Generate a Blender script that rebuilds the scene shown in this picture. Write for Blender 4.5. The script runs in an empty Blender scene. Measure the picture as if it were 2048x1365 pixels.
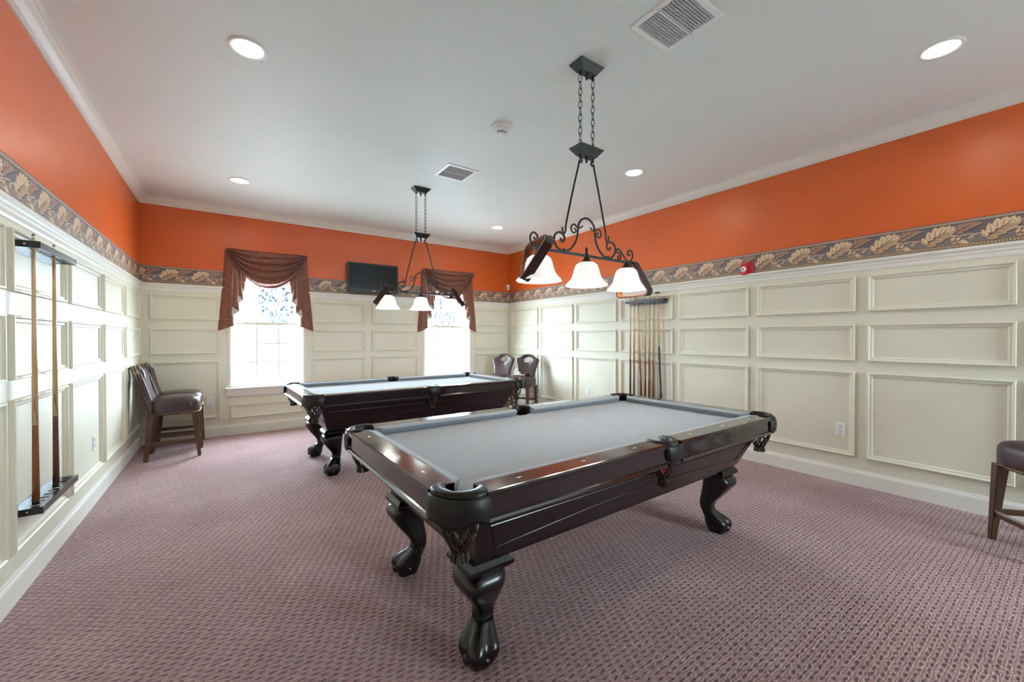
import bpy, bmesh, math, random
from mathutils import Vector, Matrix

random.seed(7)
PI = math.pi
sc = bpy.context.scene
COL = sc.collection

# ------------------------------------------------------------------ camera
yaw, pitch, roll = 0.609137, -0.0085265, -0.000417
fwd = Vector((math.sin(yaw) * math.cos(pitch), math.cos(yaw) * math.cos(pitch), math.sin(pitch)))
rgt = Vector((math.cos(yaw), -math.sin(yaw), 0))
up = rgt.cross(fwd)
r2 = rgt * math.cos(roll) + up * math.sin(roll)
u2 = up * math.cos(roll) - rgt * math.sin(roll)
cam_d = bpy.data.cameras.new('camera')
cam_d.sensor_fit = 'HORIZONTAL'
cam_d.sensor_width = 36.0
cam_d.lens = 814.47 / 2048 * 36.0
cam_d.clip_start = 0.02
cam_d.clip_end = 200
cam = bpy.data.objects.new('camera', cam_d)
m = Matrix((r2, u2, -fwd)).transposed().to_4x4()
m.translation = Vector((0, 0, 1.36))
cam.matrix_world = m
COL.objects.link(cam)
sc.camera = cam

# ------------------------------------------------------------------ world, exposure
SKY = 26.0
wd = bpy.data.worlds.new('sky')
sc.world = wd
wd.use_nodes = True
wb = wd.node_tree.nodes['Background']
wb.inputs['Color'].default_value = (0.67, 0.855, 1.0, 1)
wb.inputs['Strength'].default_value = SKY
vs = sc.view_settings
vs.view_transform = 'Standard'
vs.look = 'None'
vs.gamma = 1.0
vs.use_curve_mapping = False
vs.exposure = 1.2
sc.cycles.use_denoising = True
sc.cycles.max_bounces = 8
sc.cycles.use_adaptive_sampling = True
sc.cycles.adaptive_threshold = 0.02
sc.cycles.diffuse_bounces = 5
sc.cycles.glossy_bounces = 4
sc.cycles.transmission_bounces = 6
sc.cycles.transparent_max_bounces = 12
sc.cycles.sample_clamp_indirect = 6.0
sc.cycles.caustics_reflective = False
sc.cycles.caustics_refractive = False

# ------------------------------------------------------------------ room numbers
XL, XR, YB, YF, ZC = -0.913, 4.737, 6.911, -3.49, 3.165
Z_CAP, Z_BORDER, Z_CROWN = 2.064, 2.284, 3.066
WIN_Z0, WIN_Z1 = 0.66, 2.47
WINS = [(0.0, 0.965), (2.87, 3.845)]
FWINS = [(3.50, 4.55)]     # the wall behind the camera


def portal(name, x0, x1, y, z0, z1, ry):
    d = bpy.data.lights.new(name, 'AREA')
    d.shape = 'RECTANGLE'
    d.size, d.size_y = x1 - x0, z1 - z0
    d.cycles.is_portal = True
    o = bpy.data.objects.new(name, d)
    o.location = ((x0 + x1) / 2, y, (z0 + z1) / 2)
    o.rotation_euler = (ry, 0, 0)
    COL.objects.link(o)


for k, (a, b) in enumerate(WINS):
    portal('window_portal', a, b, YB + 0.17, WIN_Z0, WIN_Z1, -PI / 2)
for k, (a, b) in enumerate(FWINS):
    portal('window_portal', a, b, YF - 0.17, WIN_Z0, WIN_Z1, PI / 2)


# ------------------------------------------------------------------ materials
def srgb(r, g, b):
    f = lambda c: (c / 255 / 12.92) if c / 255 <= 0.04045 else ((c / 255 + 0.055) / 1.055) ** 2.4
    return (f(r), f(g), f(b), 1)


class NT:
    def __init__(s, name):
        s.m = bpy.data.materials.new(name)
        s.m.use_nodes = True
        s.t = s.m.node_tree
        s.b = s.t.nodes['Principled BSDF']
        s.out = s.t.nodes['Material Output']

    def n(s, kind, **kw):
        x = s.t.nodes.new(kind)
        for k, v in kw.items():
            setattr(x, k, v)
        return x

    def l(s, a, b):
        s.t.links.new(a, b)

    def math(s, op, a, b=None, c=None):
        x = s.n('ShaderNodeMath', operation=op)
        for i, v in enumerate((a, b, c)):
            if v is None:
                continue
            if isinstance(v, (int, float)):
                x.inputs[i].default_value = v
            else:
                s.l(v, x.inputs[i])
        return x.outputs[0]

    def ramp(s, fac, stops):
        x = s.n('ShaderNodeValToRGB')
        e = x.color_ramp.elements
        while len(e) < len(stops):
            e.new(0.5)
        for i, (p, c) in enumerate(stops):
            e[i].position = p
            e[i].color = c
        s.l(fac, x.inputs['Fac'])
        return x.outputs['Color']

    def noise(s, scale, detail=3, rough=0.5, vec=None, dist=0.0):
        x = s.n('ShaderNodeTexNoise')
        x.inputs['Scale'].default_value = scale
        x.inputs['Detail'].default_value = detail
        x.inputs['Roughness'].default_value = rough
        x.inputs['Distortion'].default_value = dist
        s.l(vec if vec is not None else s.obj(), x.inputs['Vector'])
        return x.outputs['Fac']

    def obj(s, scale=None):
        x = s.n('ShaderNodeTexCoord')
        v = x.outputs['Object']
        if scale is not None:
            mp = s.n('ShaderNodeMapping')
            mp.inputs['Scale'].default_value = scale
            s.l(v, mp.inputs['Vector'])
            v = mp.outputs['Vector']
        return v

    def bump(s, h, strength=0.2, dist=0.01):
        x = s.n('ShaderNodeBump')
        x.inputs['Strength'].default_value = strength
        x.inputs['Distance'].default_value = dist
        s.l(h, x.inputs['Height'])
        s.l(x.outputs['Normal'], s.b.inputs['Normal'])

    def mix(s, fac, a, b):
        x = s.n('ShaderNodeMix', data_type='RGBA')
        for sock, v in ((x.inputs[0], fac), (x.inputs[6], a), (x.inputs[7], b)):
            if isinstance(v, (int, float)):
                sock.default_value = v
            elif isinstance(v, tuple):
                sock.default_value = v
            else:
                s.l(v, sock)
        return x.outputs[2]


def vary(name, col, amt=0.06, scale=6, rough=0.5, rough_amt=0.0, bump=0.0, bscale=40, spec=0.5, coat=0.0, metal=0.0, sheen=0.0):
    """A plain material with a little grain in colour and relief."""
    t = NT(name)
    f = t.noise(scale, 4)
    lo = tuple(max(0, c * (1 - amt)) for c in col[:3]) + (1,)
    hi = tuple(min(1, c * (1 + amt)) for c in col[:3]) + (1,)
    t.l(t.ramp(f, [(0.3, lo), (0.7, hi)]), t.b.inputs['Base Color'])
    t.b.inputs['Roughness'].default_value = rough
    t.b.inputs['Specular IOR Level'].default_value = spec
    t.b.inputs['Metallic'].default_value = metal
    if coat:
        t.b.inputs['Coat Weight'].default_value = coat
        t.b.inputs['Coat Roughness'].default_value = 0.08
    if sheen:
        t.b.inputs['Sheen Weight'].default_value = sheen
    if bump:
        t.bump(t.noise(bscale, 4), bump, 0.004)
    return t.m


def wood(name, dark, light, rough=0.3, axis='x', scale=1.0, coat=0.0):
    t = NT(name)
    sx = {'x': (1.2, 14, 14), 'y': (14, 1.2, 14), 'z': (14, 14, 1.2)}[axis]
    v = t.obj(tuple(c * scale for c in sx))
    f = t.noise(3.0, 6, 0.6, v, 0.6)
    t.l(t.ramp(f, [(0.3, dark), (0.7, light)]), t.b.inputs['Base Color'])
    t.b.inputs['Roughness'].default_value = rough
    if coat:
        t.b.inputs['Coat Weight'].default_value = coat
        t.b.inputs['Coat Roughness'].default_value = 0.06
    t.bump(f, 0.05, 0.002)
    return t.m


M = {}
M['cream'] = vary('cream_paint', (0.735, 0.705, 0.575, 1), 0.02, 3, 0.44, bump=0.02, bscale=25, spec=0.28)
M['white_trim'] = vary('white_trim_paint', (0.79, 0.77, 0.70, 1), 0.02, 4, 0.40, spec=0.38)
M['white'] = vary('white_plastic', (0.88, 0.90, 0.91, 1), 0.02, 8, 0.35)
M['orange'] = vary('orange_paint', (0.565, 0.098, 0.017, 1), 0.05, 2.0, 0.36, bump=0.06, bscale=120, spec=0.4)
M['ceiling'] = vary('ceiling_paint', (0.765, 0.835, 0.815, 1), 0.025, 1.2, 0.55, bump=0.04, bscale=90)
M['iron'] = vary('black_iron', (0.006, 0.0055, 0.005, 1), 0.3, 30, 0.5, bump=0.15, bscale=120)
M['black'] = vary('black_plastic', (0.0045, 0.0045, 0.0055, 1), 0.1, 10, 0.3, spec=0.35)
M['black_metal'] = vary('black_metal', (0.009, 0.008, 0.009, 1), 0.15, 12, 0.28, spec=0.6)
M['steel'] = vary('brushed_steel', (0.55, 0.55, 0.57, 1), 0.1, 40, 0.28, metal=1.0)
M['brass'] = vary('antique_brass', (0.55, 0.40, 0.20, 1), 0.15, 60, 0.3, metal=1.0)
M['espresso'] = wood('espresso_wood', (0.0045, 0.0026, 0.0032, 1), (0.011, 0.0055, 0.0062, 1), 0.26, 'x')
M['rail_wood'] = wood('polished_rail_wood', (0.006, 0.003, 0.0035, 1), (0.017, 0.0065, 0.0070, 1), 0.16, 'x', coat=0.6)
M['rail_wood_y'] = wood('polished_rail_wood_across', (0.006, 0.003, 0.0035, 1), (0.017, 0.0065, 0.0070, 1), 0.16, 'y', coat=0.6)
M['leg_wood'] = wood('carved_leg_wood', (0.003, 0.0022, 0.0022, 1), (0.008, 0.0045, 0.0042, 1), 0.26, 'z')
M['pocket_leather'] = vary('pocket_leather', (0.0085, 0.0055, 0.0055, 1), 0.25, 40, 0.42, bump=0.15, bscale=160, spec=0.35)
M['net'] = vary('net_leather', (0.022, 0.010, 0.006, 1), 0.3, 60, 0.42)
M['felt'] = vary('grey_felt', (0.325, 0.352, 0.385, 1), 0.05, 9, 0.95, bump=0.10, bscale=500, spec=0.15, sheen=0.25)
M['sight'] = vary('pearl_sight', (0.85, 0.84, 0.80, 1), 0.03, 30, 0.2)
M['leather'] = vary('oxblood_leather', (0.040, 0.014, 0.016, 1), 0.35, 14, 0.33, bump=0.12, bscale=160, spec=0.6)
M['stool_wood'] = wood('stool_walnut', (0.048, 0.018, 0.008, 1), (0.12, 0.045, 0.019, 1), 0.35, 'z')
M['stool_wood_x'] = wood('stool_walnut_rail', (0.048, 0.018, 0.008, 1), (0.12, 0.045, 0.019, 1), 0.35, 'x')
M['rack_wood'] = wood('billiard_rack_wood', (0.014, 0.006, 0.005, 1), (0.045, 0.016, 0.011, 1), 0.3, 'x')
M['maple'] = wood('maple', (0.46, 0.29, 0.14, 1), (0.62, 0.42, 0.22, 1), 0.3, 'z')
M['cue_brown'] = wood('cue_butt_brown', (0.17, 0.055, 0.018, 1), (0.28, 0.095, 0.032, 1), 0.28, 'z')
M['cue_dark'] = wood('cue_butt_dark', (0.075, 0.028, 0.014, 1), (0.15, 0.055, 0.026, 1), 0.28, 'z')
M['tip'] = vary('cue_tip', (0.03, 0.04, 0.05, 1), 0.2, 100, 0.7)
M['ferrule'] = vary('ferrule', (0.75, 0.72, 0.64, 1), 0.05, 50, 0.4)
M['bridge_black'] = vary('bridge_stick_black', (0.012, 0.018, 0.022, 1), 0.1, 20, 0.3)
M['lining'] = vary('cream_lining', (0.62, 0.58, 0.50, 1), 0.05, 20, 0.8)
M['red'] = vary('alarm_red', (0.52, 0.018, 0.035, 1), 0.06, 20, 0.35)
M['red_ball'] = vary('red_ball_resin', (0.55, 0.02, 0.015, 1), 0.03, 10, 0.1, coat=0.5)
M['dark_slot'] = vary('dark_slot', (0.010, 0.010, 0.010, 1), 0.1, 10, 0.7)
M['vent_grey'] = vary('vent_slat_paint', (0.50, 0.52, 0.54, 1), 0.06, 30, 0.45)
M['paper'] = vary('white_tissue', (0.86, 0.86, 0.85, 1), 0.03, 30, 0.85)
M['pale_blue'] = vary('pale_blue_card', (0.48, 0.60, 0.68, 1), 0.05, 30, 0.6)
M['grass'] = vary('pale_paving', (0.86, 0.86, 0.85, 1), 0.12, 0.5, 0.9)
M['bark'] = vary('tree_bark', (0.55, 0.54, 0.52, 1), 0.2, 6, 0.9)
M['leaf'] = vary('tree_leaf', (0.070, 0.085, 0.095, 1), 0.4, 1.5, 0.7)
M['screen'] = vary('tv_screen', (0.0035, 0.0035, 0.0045, 1), 0.05, 3, 0.22, spec=0.22)
for nm, c in (('b_ground', srgb(98, 86, 88)), ('b_mottle', srgb(116, 104, 98)), ('b_light', srgb(206, 176, 142)),
              ('b_mid', srgb(176, 142, 112)), ('b_pink', srgb(156, 116, 100)), ('b_shadow', srgb(58, 44, 46)),
              ('b_rope', srgb(168, 138, 106)), ('b_rope_dark', srgb(98, 72, 58)), ('b_top', srgb(150, 130, 116)),
              ('b_vein', srgb(116, 82, 64))):
    M[nm] = vary('border_' + nm[2:], c, 0.07, 60, 0.6)


def glass_mat():
    t = NT('window_glass')
    tr = t.n('ShaderNodeBsdfTransparent')
    tr.inputs['Color'].default_value = (0.97, 0.985, 0.98, 1)
    gl = t.n('ShaderNodeBsdfGlossy')
    gl.inputs['Roughness'].default_value = 0.02
    f = t.noise(2.0, 2)
    mr = t.math('MULTIPLY_ADD', f, 0.02, 0.045)
    mx = t.n('ShaderNodeMixShader')
    t.l(mr, mx.inputs[0])
    t.l(tr.outputs[0], mx.inputs[1])
    t.l(gl.outputs[0], mx.inputs[2])
    t.l(mx.outputs[0], t.out.inputs['Surface'])
    return t.m


def emit_mat(name, col, strength, base=(0.85, 0.85, 0.82, 1)):
    t = NT(name)
    f = t.noise(30, 2)
    lo = tuple(c * 0.97 for c in base[:3]) + (1,)
    t.l(t.ramp(f, [(0.3, lo), (0.7, base)]), t.b.inputs['Base Color'])
    t.b.inputs['Emission Color'].default_value = col
    t.b.inputs['Emission Strength'].default_value = strength
    t.b.inputs['Roughness'].default_value = 0.35
    return t.m


def shade_mat():
    t = NT('frosted_shade_glass')
    f = t.noise(18, 4, 0.6, None, 1.2)
    c = t.ramp(f, [(0.3, (0.78, 0.79, 0.80, 1)), (0.7, (0.92, 0.92, 0.91, 1))])
    t.l(c, t.b.inputs['Base Color'])
    t.b.inputs['Roughness'].default_value = 0.25
    t.b.inputs['Emission Color'].default_value = (1, 0.985, 0.96, 1)
    t.b.inputs['Emission Strength'].default_value = 0.26
    return t.m


def carpet_mat():
    t = NT('woven_loop_carpet')
    sep = t.n('ShaderNodeSeparateXYZ')
    t.l(t.obj(), sep.inputs[0])
    wn = t.n('ShaderNodeTexNoise')
    wn.inputs['Scale'].default_value = 42
    wn.inputs['Detail'].default_value = 1
    t.l(t.obj(), wn.inputs['Vector'])
    wsep = t.n('ShaderNodeSeparateColor')
    t.l(wn.outputs['Color'], wsep.inputs[0])
    PU, PV = 0.0475, 0.0262
    X = t.math('ADD', sep.outputs[0], t.math('MULTIPLY', t.math('SUBTRACT', wsep.outputs[0], 0.5), 0.026))
    Y = t.math('ADD', sep.outputs[1], t.math('MULTIPLY', t.math('SUBTRACT', wsep.outputs[1], 0.5), 0.014))
    v = t.math('DIVIDE', Y, PV)
    row = t.math('FLOOR', v)
    u = t.math('ADD', t.math('DIVIDE', X, PU), t.math('MULTIPLY', row, -0.27))
    fu = t.math('SUBTRACT', t.math('FRACT', u), 0.5)
    fv = t.math('SUBTRACT', t.math('FRACT', v), 0.5)
    # hollow between the plump yarn loops: relief, its shade put into the colour
    du = t.math('POWER', t.math('MULTIPLY', fu, 1 / 0.52), 2.0)
    dv = t.math('POWER', t.math('MULTIPLY', fv, 1 / 0.29), 2.0)
    d = t.math('POWER', t.math('ADD', du, dv), 0.5)
    sm = t.n('ShaderNodeMapRange', interpolation_type='SMOOTHSTEP')
    sm.inputs['From Min'].default_value = 0.15
    sm.inputs['From Max'].default_value = 1.15
    t.l(d, sm.inputs['Value'])
    edge = t.n('ShaderNodeMapRange', interpolation_type='SMOOTHSTEP')      # groove between two rows of loops, as relief and as painted shade
    edge.inputs['From Min'].default_value = 0.50
    edge.inputs['From Max'].default_value = 0.34
    t.l(t.math('ABSOLUTE', fv), edge.inputs['Value'])
    h = t.math('MULTIPLY', sm.outputs['Result'], t.math('MULTIPLY_ADD', edge.outputs['Result'], 0.38, 0.62))
    fine = t.noise(1.0, 3, 0.62, t.obj((42, 210, 1)), 0.6)      # yarn strands
    speck = t.noise(420, 2, 0.7)
    big = t.noise(1.1, 3)
    hh = t.math('MULTIPLY_ADD', fine, 0.70, t.math('MULTIPLY', h, 0.75))
    tone = t.math('MULTIPLY_ADD', speck, 0.30, t.math('MULTIPLY_ADD', fine, 0.5, t.math('MULTIPLY', big, 0.2)))
    lit = t.ramp(tone, [(0.36, srgb(122, 82, 82)), (0.50, srgb(186, 146, 144)), (0.64, srgb(228, 198, 196))])
    dark = t.ramp(speck, [(0.3, srgb(70, 44, 48)), (0.7, srgb(112, 80, 84))])
    t.l(t.mix(h, dark, lit), t.b.inputs['Base Color'])
    t.b.inputs['Roughness'].default_value = 0.9
    t.b.inputs['Specular IOR Level'].default_value = 0.2
    t.b.inputs['Sheen Weight'].default_value = 0.3
    t.bump(hh, 0.9, 0.012)
    return t.m


def curtain_mat():
    t = NT('paisley_curtain')
    v = t.obj()
    n1 = t.noise(16, 3, 0.5, v, 2.4)
    n2 = t.noise(70, 4, 0.6, v, 1.0)
    vo = t.n('ShaderNodeTexVoronoi', feature='SMOOTH_F1')
    vo.inputs['Scale'].default_value = 15
    t.l(v, vo.inputs['Vector'])
    ring = t.math('FRACT', t.math('MULTIPLY', vo.outputs['Distance'], 5.0))
    f = t.math('MULTIPLY_ADD', n1, 0.55, t.math('MULTIPLY_ADD', n2, 0.25, t.math('MULTIPLY', ring, 0.2)))
    c = t.ramp(f, [(0.32, srgb(62, 34, 30)), (0.46, srgb(104, 56, 40)), (0.56, srgb(142, 76, 46)),
                   (0.66, srgb(92, 50, 44)), (0.78, srgb(158, 108, 76))])
    t.l(c, t.b.inputs['Base Color'])
    t.b.inputs['Roughness'].default_value = 0.5
    t.b.inputs['Sheen Weight'].default_value = 0.25
    t.bump(n2, 0.1, 0.002)
    return t.m


M['glass'] = glass_mat()
M['lens'] = emit_mat('lit_downlight_lens', (1, 0.97, 0.92, 1), 5.0)
M['bulb'] = emit_mat('lit_bulb', (1, 0.9, 0.75, 1), 6.0)
M['strobe'] = vary('clear_strobe', (0.85, 0.86, 0.86, 1), 0.2, 60, 0.15)
M['shade'] = shade_mat()
M['carpet'] = carpet_mat()
M['curtain'] = curtain_mat()


# ------------------------------------------------------------------ mesh helpers
class MB:
    def __init__(s):
        s.v, s.f, s.mi, s.sm = [], [], [], []

    def add(s, vs, fs, mi=0, smooth=False):
        o = len(s.v)
        s.v += [tuple(p) for p in vs]
        for f in fs:
            s.f.append(tuple(i + o for i in f))
            s.mi.append(mi)
            s.sm.append(smooth)

    def box(s, x0, x1, y0, y1, z0, z1, mi=0):
        vs = [(x, y, z) for z in (z0, z1) for y in (y0, y1) for x in (x0, x1)]
        s.add(vs, [(0, 2, 3, 1), (4, 5, 7, 6), (0, 1, 5, 4), (2, 6, 7, 3), (0, 4, 6, 2), (1, 3, 7, 5)], mi)

    def frustum(s, a, za, b, zb, mi=0):
        """a, b: (x0, x1, y0, y1) at the bottom za and the top zb."""
        vs = []
        for (x0, x1, y0, y1), z in ((a, za), (b, zb)):
            vs += [(x0, y0, z), (x1, y0, z), (x1, y1, z), (x0, y1, z)]
        s.add(vs, [(3, 2, 1, 0), (4, 5, 6, 7), (0, 1, 5, 4), (1, 2, 6, 5), (2, 3, 7, 6), (3, 0, 4, 7)], mi)

    def loops(s, rings, mi=0, smooth=True, cap0=True, cap1=True, closed=True, ring_closed=False):
        n = len(rings[0])
        vs = [p for r in rings for p in r]
        fs = []
        R = len(rings)
        for i in range(R if ring_closed else R - 1):
            j = (i + 1) % R
            for k in range(n if closed else n - 1):
                k2 = (k + 1) % n
                fs.append((i * n + k, i * n + k2, j * n + k2, j * n + k))
        o = len(s.v)
        s.add(vs, fs, mi, smooth)
        if closed and not ring_closed:
            if cap0:
                s.f.append(tuple(o + k for k in reversed(range(n)))); s.mi.append(mi); s.sm.append(False)
            if cap1:
                s.f.append(tuple(o + (R - 1) * n + k for k in range(n))); s.mi.append(mi); s.sm.append(False)

    def lathe(s, prof, n=24, c=(0, 0, 0), mi=0, smooth=True, cap0=True, cap1=True):
        rings = [[(c[0] + r * math.cos(2 * PI * k / n), c[1] + r * math.sin(2 * PI * k / n), c[2] + z) for k in range(n)] for r, z in prof]
        s.loops(rings, mi, smooth, cap0, cap1)

    def tube(s, pts, rad, n=8, mi=0, smooth=True, closed=False, caps=True):
        P = [Vector(p) for p in pts]
        N = len(P)
        R = rad if isinstance(rad, (list, tuple)) else [rad] * N
        T = []
        for i in range(N):
            if closed:
                t = P[(i + 1) % N] - P[i - 1]
            else:
                t = P[min(i + 1, N - 1)] - P[max(i - 1, 0)]
            T.append(t.normalized())
        a = Vector((0, 0, 1)) if abs(T[0].z) < 0.9 else Vector((1, 0, 0))
        nrm = (a - T[0] * a.dot(T[0])).normalized()
        rings = []
        for i in range(N):
            nrm = (nrm - T[i] * nrm.dot(T[i]))
            if nrm.length < 1e-6:
                nrm = Vector((1, 0, 0))
            nrm.normalize()
            bi = T[i].cross(nrm)
            rings.append([P[i] + (nrm * math.cos(2 * PI * k / n + PI / n) + bi * math.sin(2 * PI * k / n + PI / n)) * R[i] for k in range(n)])
        s.loops(rings, mi, smooth, caps, caps, True, closed)

    def prism(s, poly, axis, a, b, mi=0, smooth=False):
        """Extrude a 2-D polygon along an axis; (p, q) are the two other axes in order."""
        def P(p, q, t):
            return {'x': (t, p, q), 'y': (p, t, q), 'z': (p, q, t)}[axis]
        n = len(poly)
        vs = [P(p, q, a) for p, q in poly] + [P(p, q, b) for p, q in poly]
        fs = [(k, (k + 1) % n, n + (k + 1) % n, n + k) for k in range(n)]
        s.add(vs, fs, mi, smooth)
        s.add(vs[:n], [tuple(reversed(range(n)))], mi)
        s.add(vs[n:], [tuple(range(n))], mi)

    def sphere(s, c, r, n=12, m2=8, mi=0, sc3=(1, 1, 1)):
        prof = [(r * math.sin(PI * i / m2) + 1e-5, -r * math.cos(PI * i / m2)) for i in range(m2 + 1)]
        rings = [[(c[0] + sc3[0] * q * math.cos(2 * PI * k / n), c[1] + sc3[1] * q * math.sin(2 * PI * k / n), c[2] + sc3[2] * z) for k in range(n)] for q, z in prof]
        s.loops(rings, mi, True, False, False)

    def mesh(s, name, mats, bevel=0, fix=True):
        me = bpy.data.meshes.new(name)
        me.from_pydata(s.v, [], s.f)
        for x in (mats if isinstance(mats, (list, tuple)) else [mats]):
            me.materials.append(M[x])
        me.polygons.foreach_set('material_index', s.mi)
        me.polygons.foreach_set('use_smooth', s.sm)
        if fix:
            bm = bmesh.new()
            bm.from_mesh(me)
            bmesh.ops.remove_doubles(bm, verts=bm.verts, dist=1e-6)
            bmesh.ops.recalc_face_normals(bm, faces=bm.faces)
            if bevel:
                es = [e for e in bm.edges if len(e.link_faces) == 2 and e.calc_face_angle(0) > 0.5]
                bmesh.ops.bevel(bm, geom=es, offset=bevel, segments=2, affect='EDGES', clamp_overlap=True)
            bm.to_mesh(me)
            bm.free()
        me.update()
        return me

    def build(s, name, mats, parent=None, bevel=0, fix=True):
        o = bpy.data.objects.new(name, s.mesh(name, mats, bevel, fix))
        COL.objects.link(o)
        if parent is not None:
            o.parent = parent
        return o


def tag(o, label=None, cat=None, group=None, kind=None):
    if label: o['label'] = label
    if cat: o['category'] = cat
    if group: o['group'] = group
    if kind: o['kind'] = kind
    return o


def thing(name, label, cat, loc=(0, 0, 0), rz=0.0, group=None):
    o = bpy.data.objects.new(name, None)
    COL.objects.link(o)
    o.empty_display_size = 0.1
    o.location = loc
    o.rotation_euler = (0, 0, rz)
    return tag(o, label, cat, group)


def dup(o, label, loc, rz=None, parent=None):
    c = o.copy()
    COL.objects.link(c)
    c.parent = parent
    if label: c['label'] = label
    if loc is not None: c.location = loc
    if rz is not None: c.rotation_euler = (0, 0, rz)
    for ch in list(o.children):
        dup(ch, None, None, None, c)
    return c


def struct(o, label=None):
    o['kind'] = 'structure'
    if label: o['label'] = label
    return o


def spline(pts, n=6):
    """Catmull-Rom through the points (any dimension)."""
    out = []
    P = [Vector(p) for p in pts]
    for i in range(len(P) - 1):
        p0, p1, p2, p3 = P[max(i - 1, 0)], P[i], P[i + 1], P[min(i + 2, len(P) - 1)]
        for k in range(n):
            t = k / n
            out.append(0.5 * ((2 * p1) + (p2 - p0) * t + (2 * p0 - 5 * p1 + 4 * p2 - p3) * t * t + (3 * p1 - p0 - 3 * p2 + p3) * t ** 3))
    out.append(P[-1])
    return out


# ================================================================== THE ROOM
def slab_with_holes(name, mat, to3, a0, a1, b0, b1, holes, thick, parent=None):
    """A wall slab as ONE solid: to3(a, b, d) -> xyz, d is the depth behind the face."""
    A = sorted({a0, a1} | {h[i] for h in holes for i in (0, 1)})
    Bs = sorted({b0, b1} | {h[i] for h in holes for i in (2, 3)})
    A = [x for x in A if a0 <= x <= a1]
    Bs = [x for x in Bs if b0 <= x <= b1]
    solid = {}
    for i in range(len(A) - 1):
        for j in range(len(Bs) - 1):
            ca, cb = (A[i] + A[i + 1]) / 2, (Bs[j] + Bs[j + 1]) / 2
            solid[i, j] = not any(h[0] < ca < h[1] and h[2] < cb < h[3] for h in holes)
    mb = MB()
    for (i, j), okk in solid.items():
        if not okk:
            continue
        q = [(A[i], Bs[j]), (A[i + 1], Bs[j]), (A[i + 1], Bs[j + 1]), (A[i], Bs[j + 1])]
        mb.add([to3(a, b, 0) for a, b in q], [(0, 1, 2, 3)])
        mb.add([to3(a, b, thick) for a, b in q], [(3, 2, 1, 0)])
        for (di, dj), (p, r) in (((0, -1), (0, 1)), ((1, 0), (1, 2)), ((0, 1), (2, 3)), ((-1, 0), (3, 0))):
            if not solid.get((i + di, j + dj), False):
                a, b = q[p], q[r]
                mb.add([to3(*a, 0), to3(*b, 0), to3(*b, thick), to3(*a, thick)], [(0, 1, 2, 3)])
    return mb.build(name, mat, parent)


def sweep_wall(mb, prof, to3, a0, a1, mi=0):
    """prof: (out, z) points, out = distance from the wall into the room."""
    n = len(prof)
    vs = [to3(a0, z, -o) for o, z in prof] + [to3(a1, z, -o) for o, z in prof]
    mb.add(vs, [(k, (k + 1) % n, n + (k + 1) % n, n + k) for k in range(n)], mi)
    mb.add(vs[:n], [tuple(range(n))], mi)
    mb.add(vs[n:], [tuple(reversed(range(n)))], mi)


left3 = lambda a, b, d: (XL - d, a, b)
right3 = lambda a, b, d: (XR + d, a, b)
back3 = lambda a, b, d: (a, YB + d, b)
front3 = lambda a, b, d: (a, YF - d, b)

fl = MB(); fl.box(XL - 0.16, XR + 0.16, YF - 0.16, YB + 0.16, -0.12, 0.0)
struct(fl.build('floor', 'carpet'), 'mauve and brown woven loop carpet covering the whole floor')
ce = MB(); ce.box(XL - 0.16, XR + 0.16, YF - 0.16, YB + 0.16, ZC, ZC + 0.12)
ceiling = struct(ce.build('ceiling', 'ceiling'), 'plain off-white painted ceiling')

holes = [(a, b, WIN_Z0, WIN_Z1) for a, b in WINS]
fholes = [(a, b, WIN_Z0, WIN_Z1) for a, b in FWINS]
wall_left = struct(slab_with_holes('wall_left', 'orange', left3, YF, YB, 0, ZC, [], 0.16), 'orange wall above white panelled wainscot with a pair of cues on a rack')
wall_right = struct(slab_with_holes('wall_right', 'orange', right3, YF, YB, 0, ZC, [], 0.16), 'orange wall above white panelled wainscot with a red alarm')
wall_back = struct(slab_with_holes('wall_back', 'orange', back3, XL, XR, 0, ZC, holes, 0.16), 'orange wall above cream wainscot with two curtained windows')
wall_front = struct(slab_with_holes('wall_front', 'orange', front3, XL, XR, 0, ZC, fholes, 0.16), 'orange and cream panelled wall with one plain window')

WB = 0.006   # the wainscot board stands this proud of the plaster
pro = lambda f, k: (lambda a, b, d: f(a, b, d - k))
WALLS = {'left': (wall_left, left3, YF, YB, []), 'right': (wall_right, right3, YF, YB, []),
         'back': (wall_back, back3, XL, XR, holes), 'front': (wall_front, front3, XL, XR, fholes)}
for side, (w, f3, a0, a1, hs) in WALLS.items():
    slab_with_holes('wainscot', 'cream', pro(f3, WB), a0, a1, 0, Z_CAP - 0.02, [h for h in hs], WB - 0.0005, w)

# chair rail caps (cut at the windows), baseboards, crown
cap_prof = [(0, 1.962), (0.010, 1.962), (0.014, 1.975), (0.014, 2.000), (0.020, 2.008), (0.021, 2.024), (0.028, 2.034), (0.034, 2.040), (0.036, 2.052), (0.034, 2.062), (0, Z_CAP)]
base_prof = [(0, 0), (0.018, 0), (0.018, 0.112), (0.0165, 0.116), (0.0165, 0.122), (0.013, 0.128), (0.010, 0.140), (0.008, 0.147), (0, 0.150)]
crown_prof = [(0, Z_CROWN), (0.012, Z_CROWN), (0.014, Z_CROWN + 0.012), (0.020, Z_CROWN + 0.014), (0.022, Z_CROWN + 0.024), (0.034, Z_CROWN + 0.034), (0.052, Z_CROWN + 0.048), (0.066, Z_CROWN + 0.066), (0.074, Z_CROWN + 0.080), (0.084, Z_CROWN + 0.082), (0.086, Z_CROWN + 0.092), (0.098, Z_CROWN + 0.094), (0.098, ZC), (0, ZC)]


def spans(a0, a1, hs, grow=0.0):
    out, cur = [], a0
    for h in sorted(hs):
        out.append((cur, h[0] - grow)); cur = h[1] + grow
    out.append((cur, a1))
    return out


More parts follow.
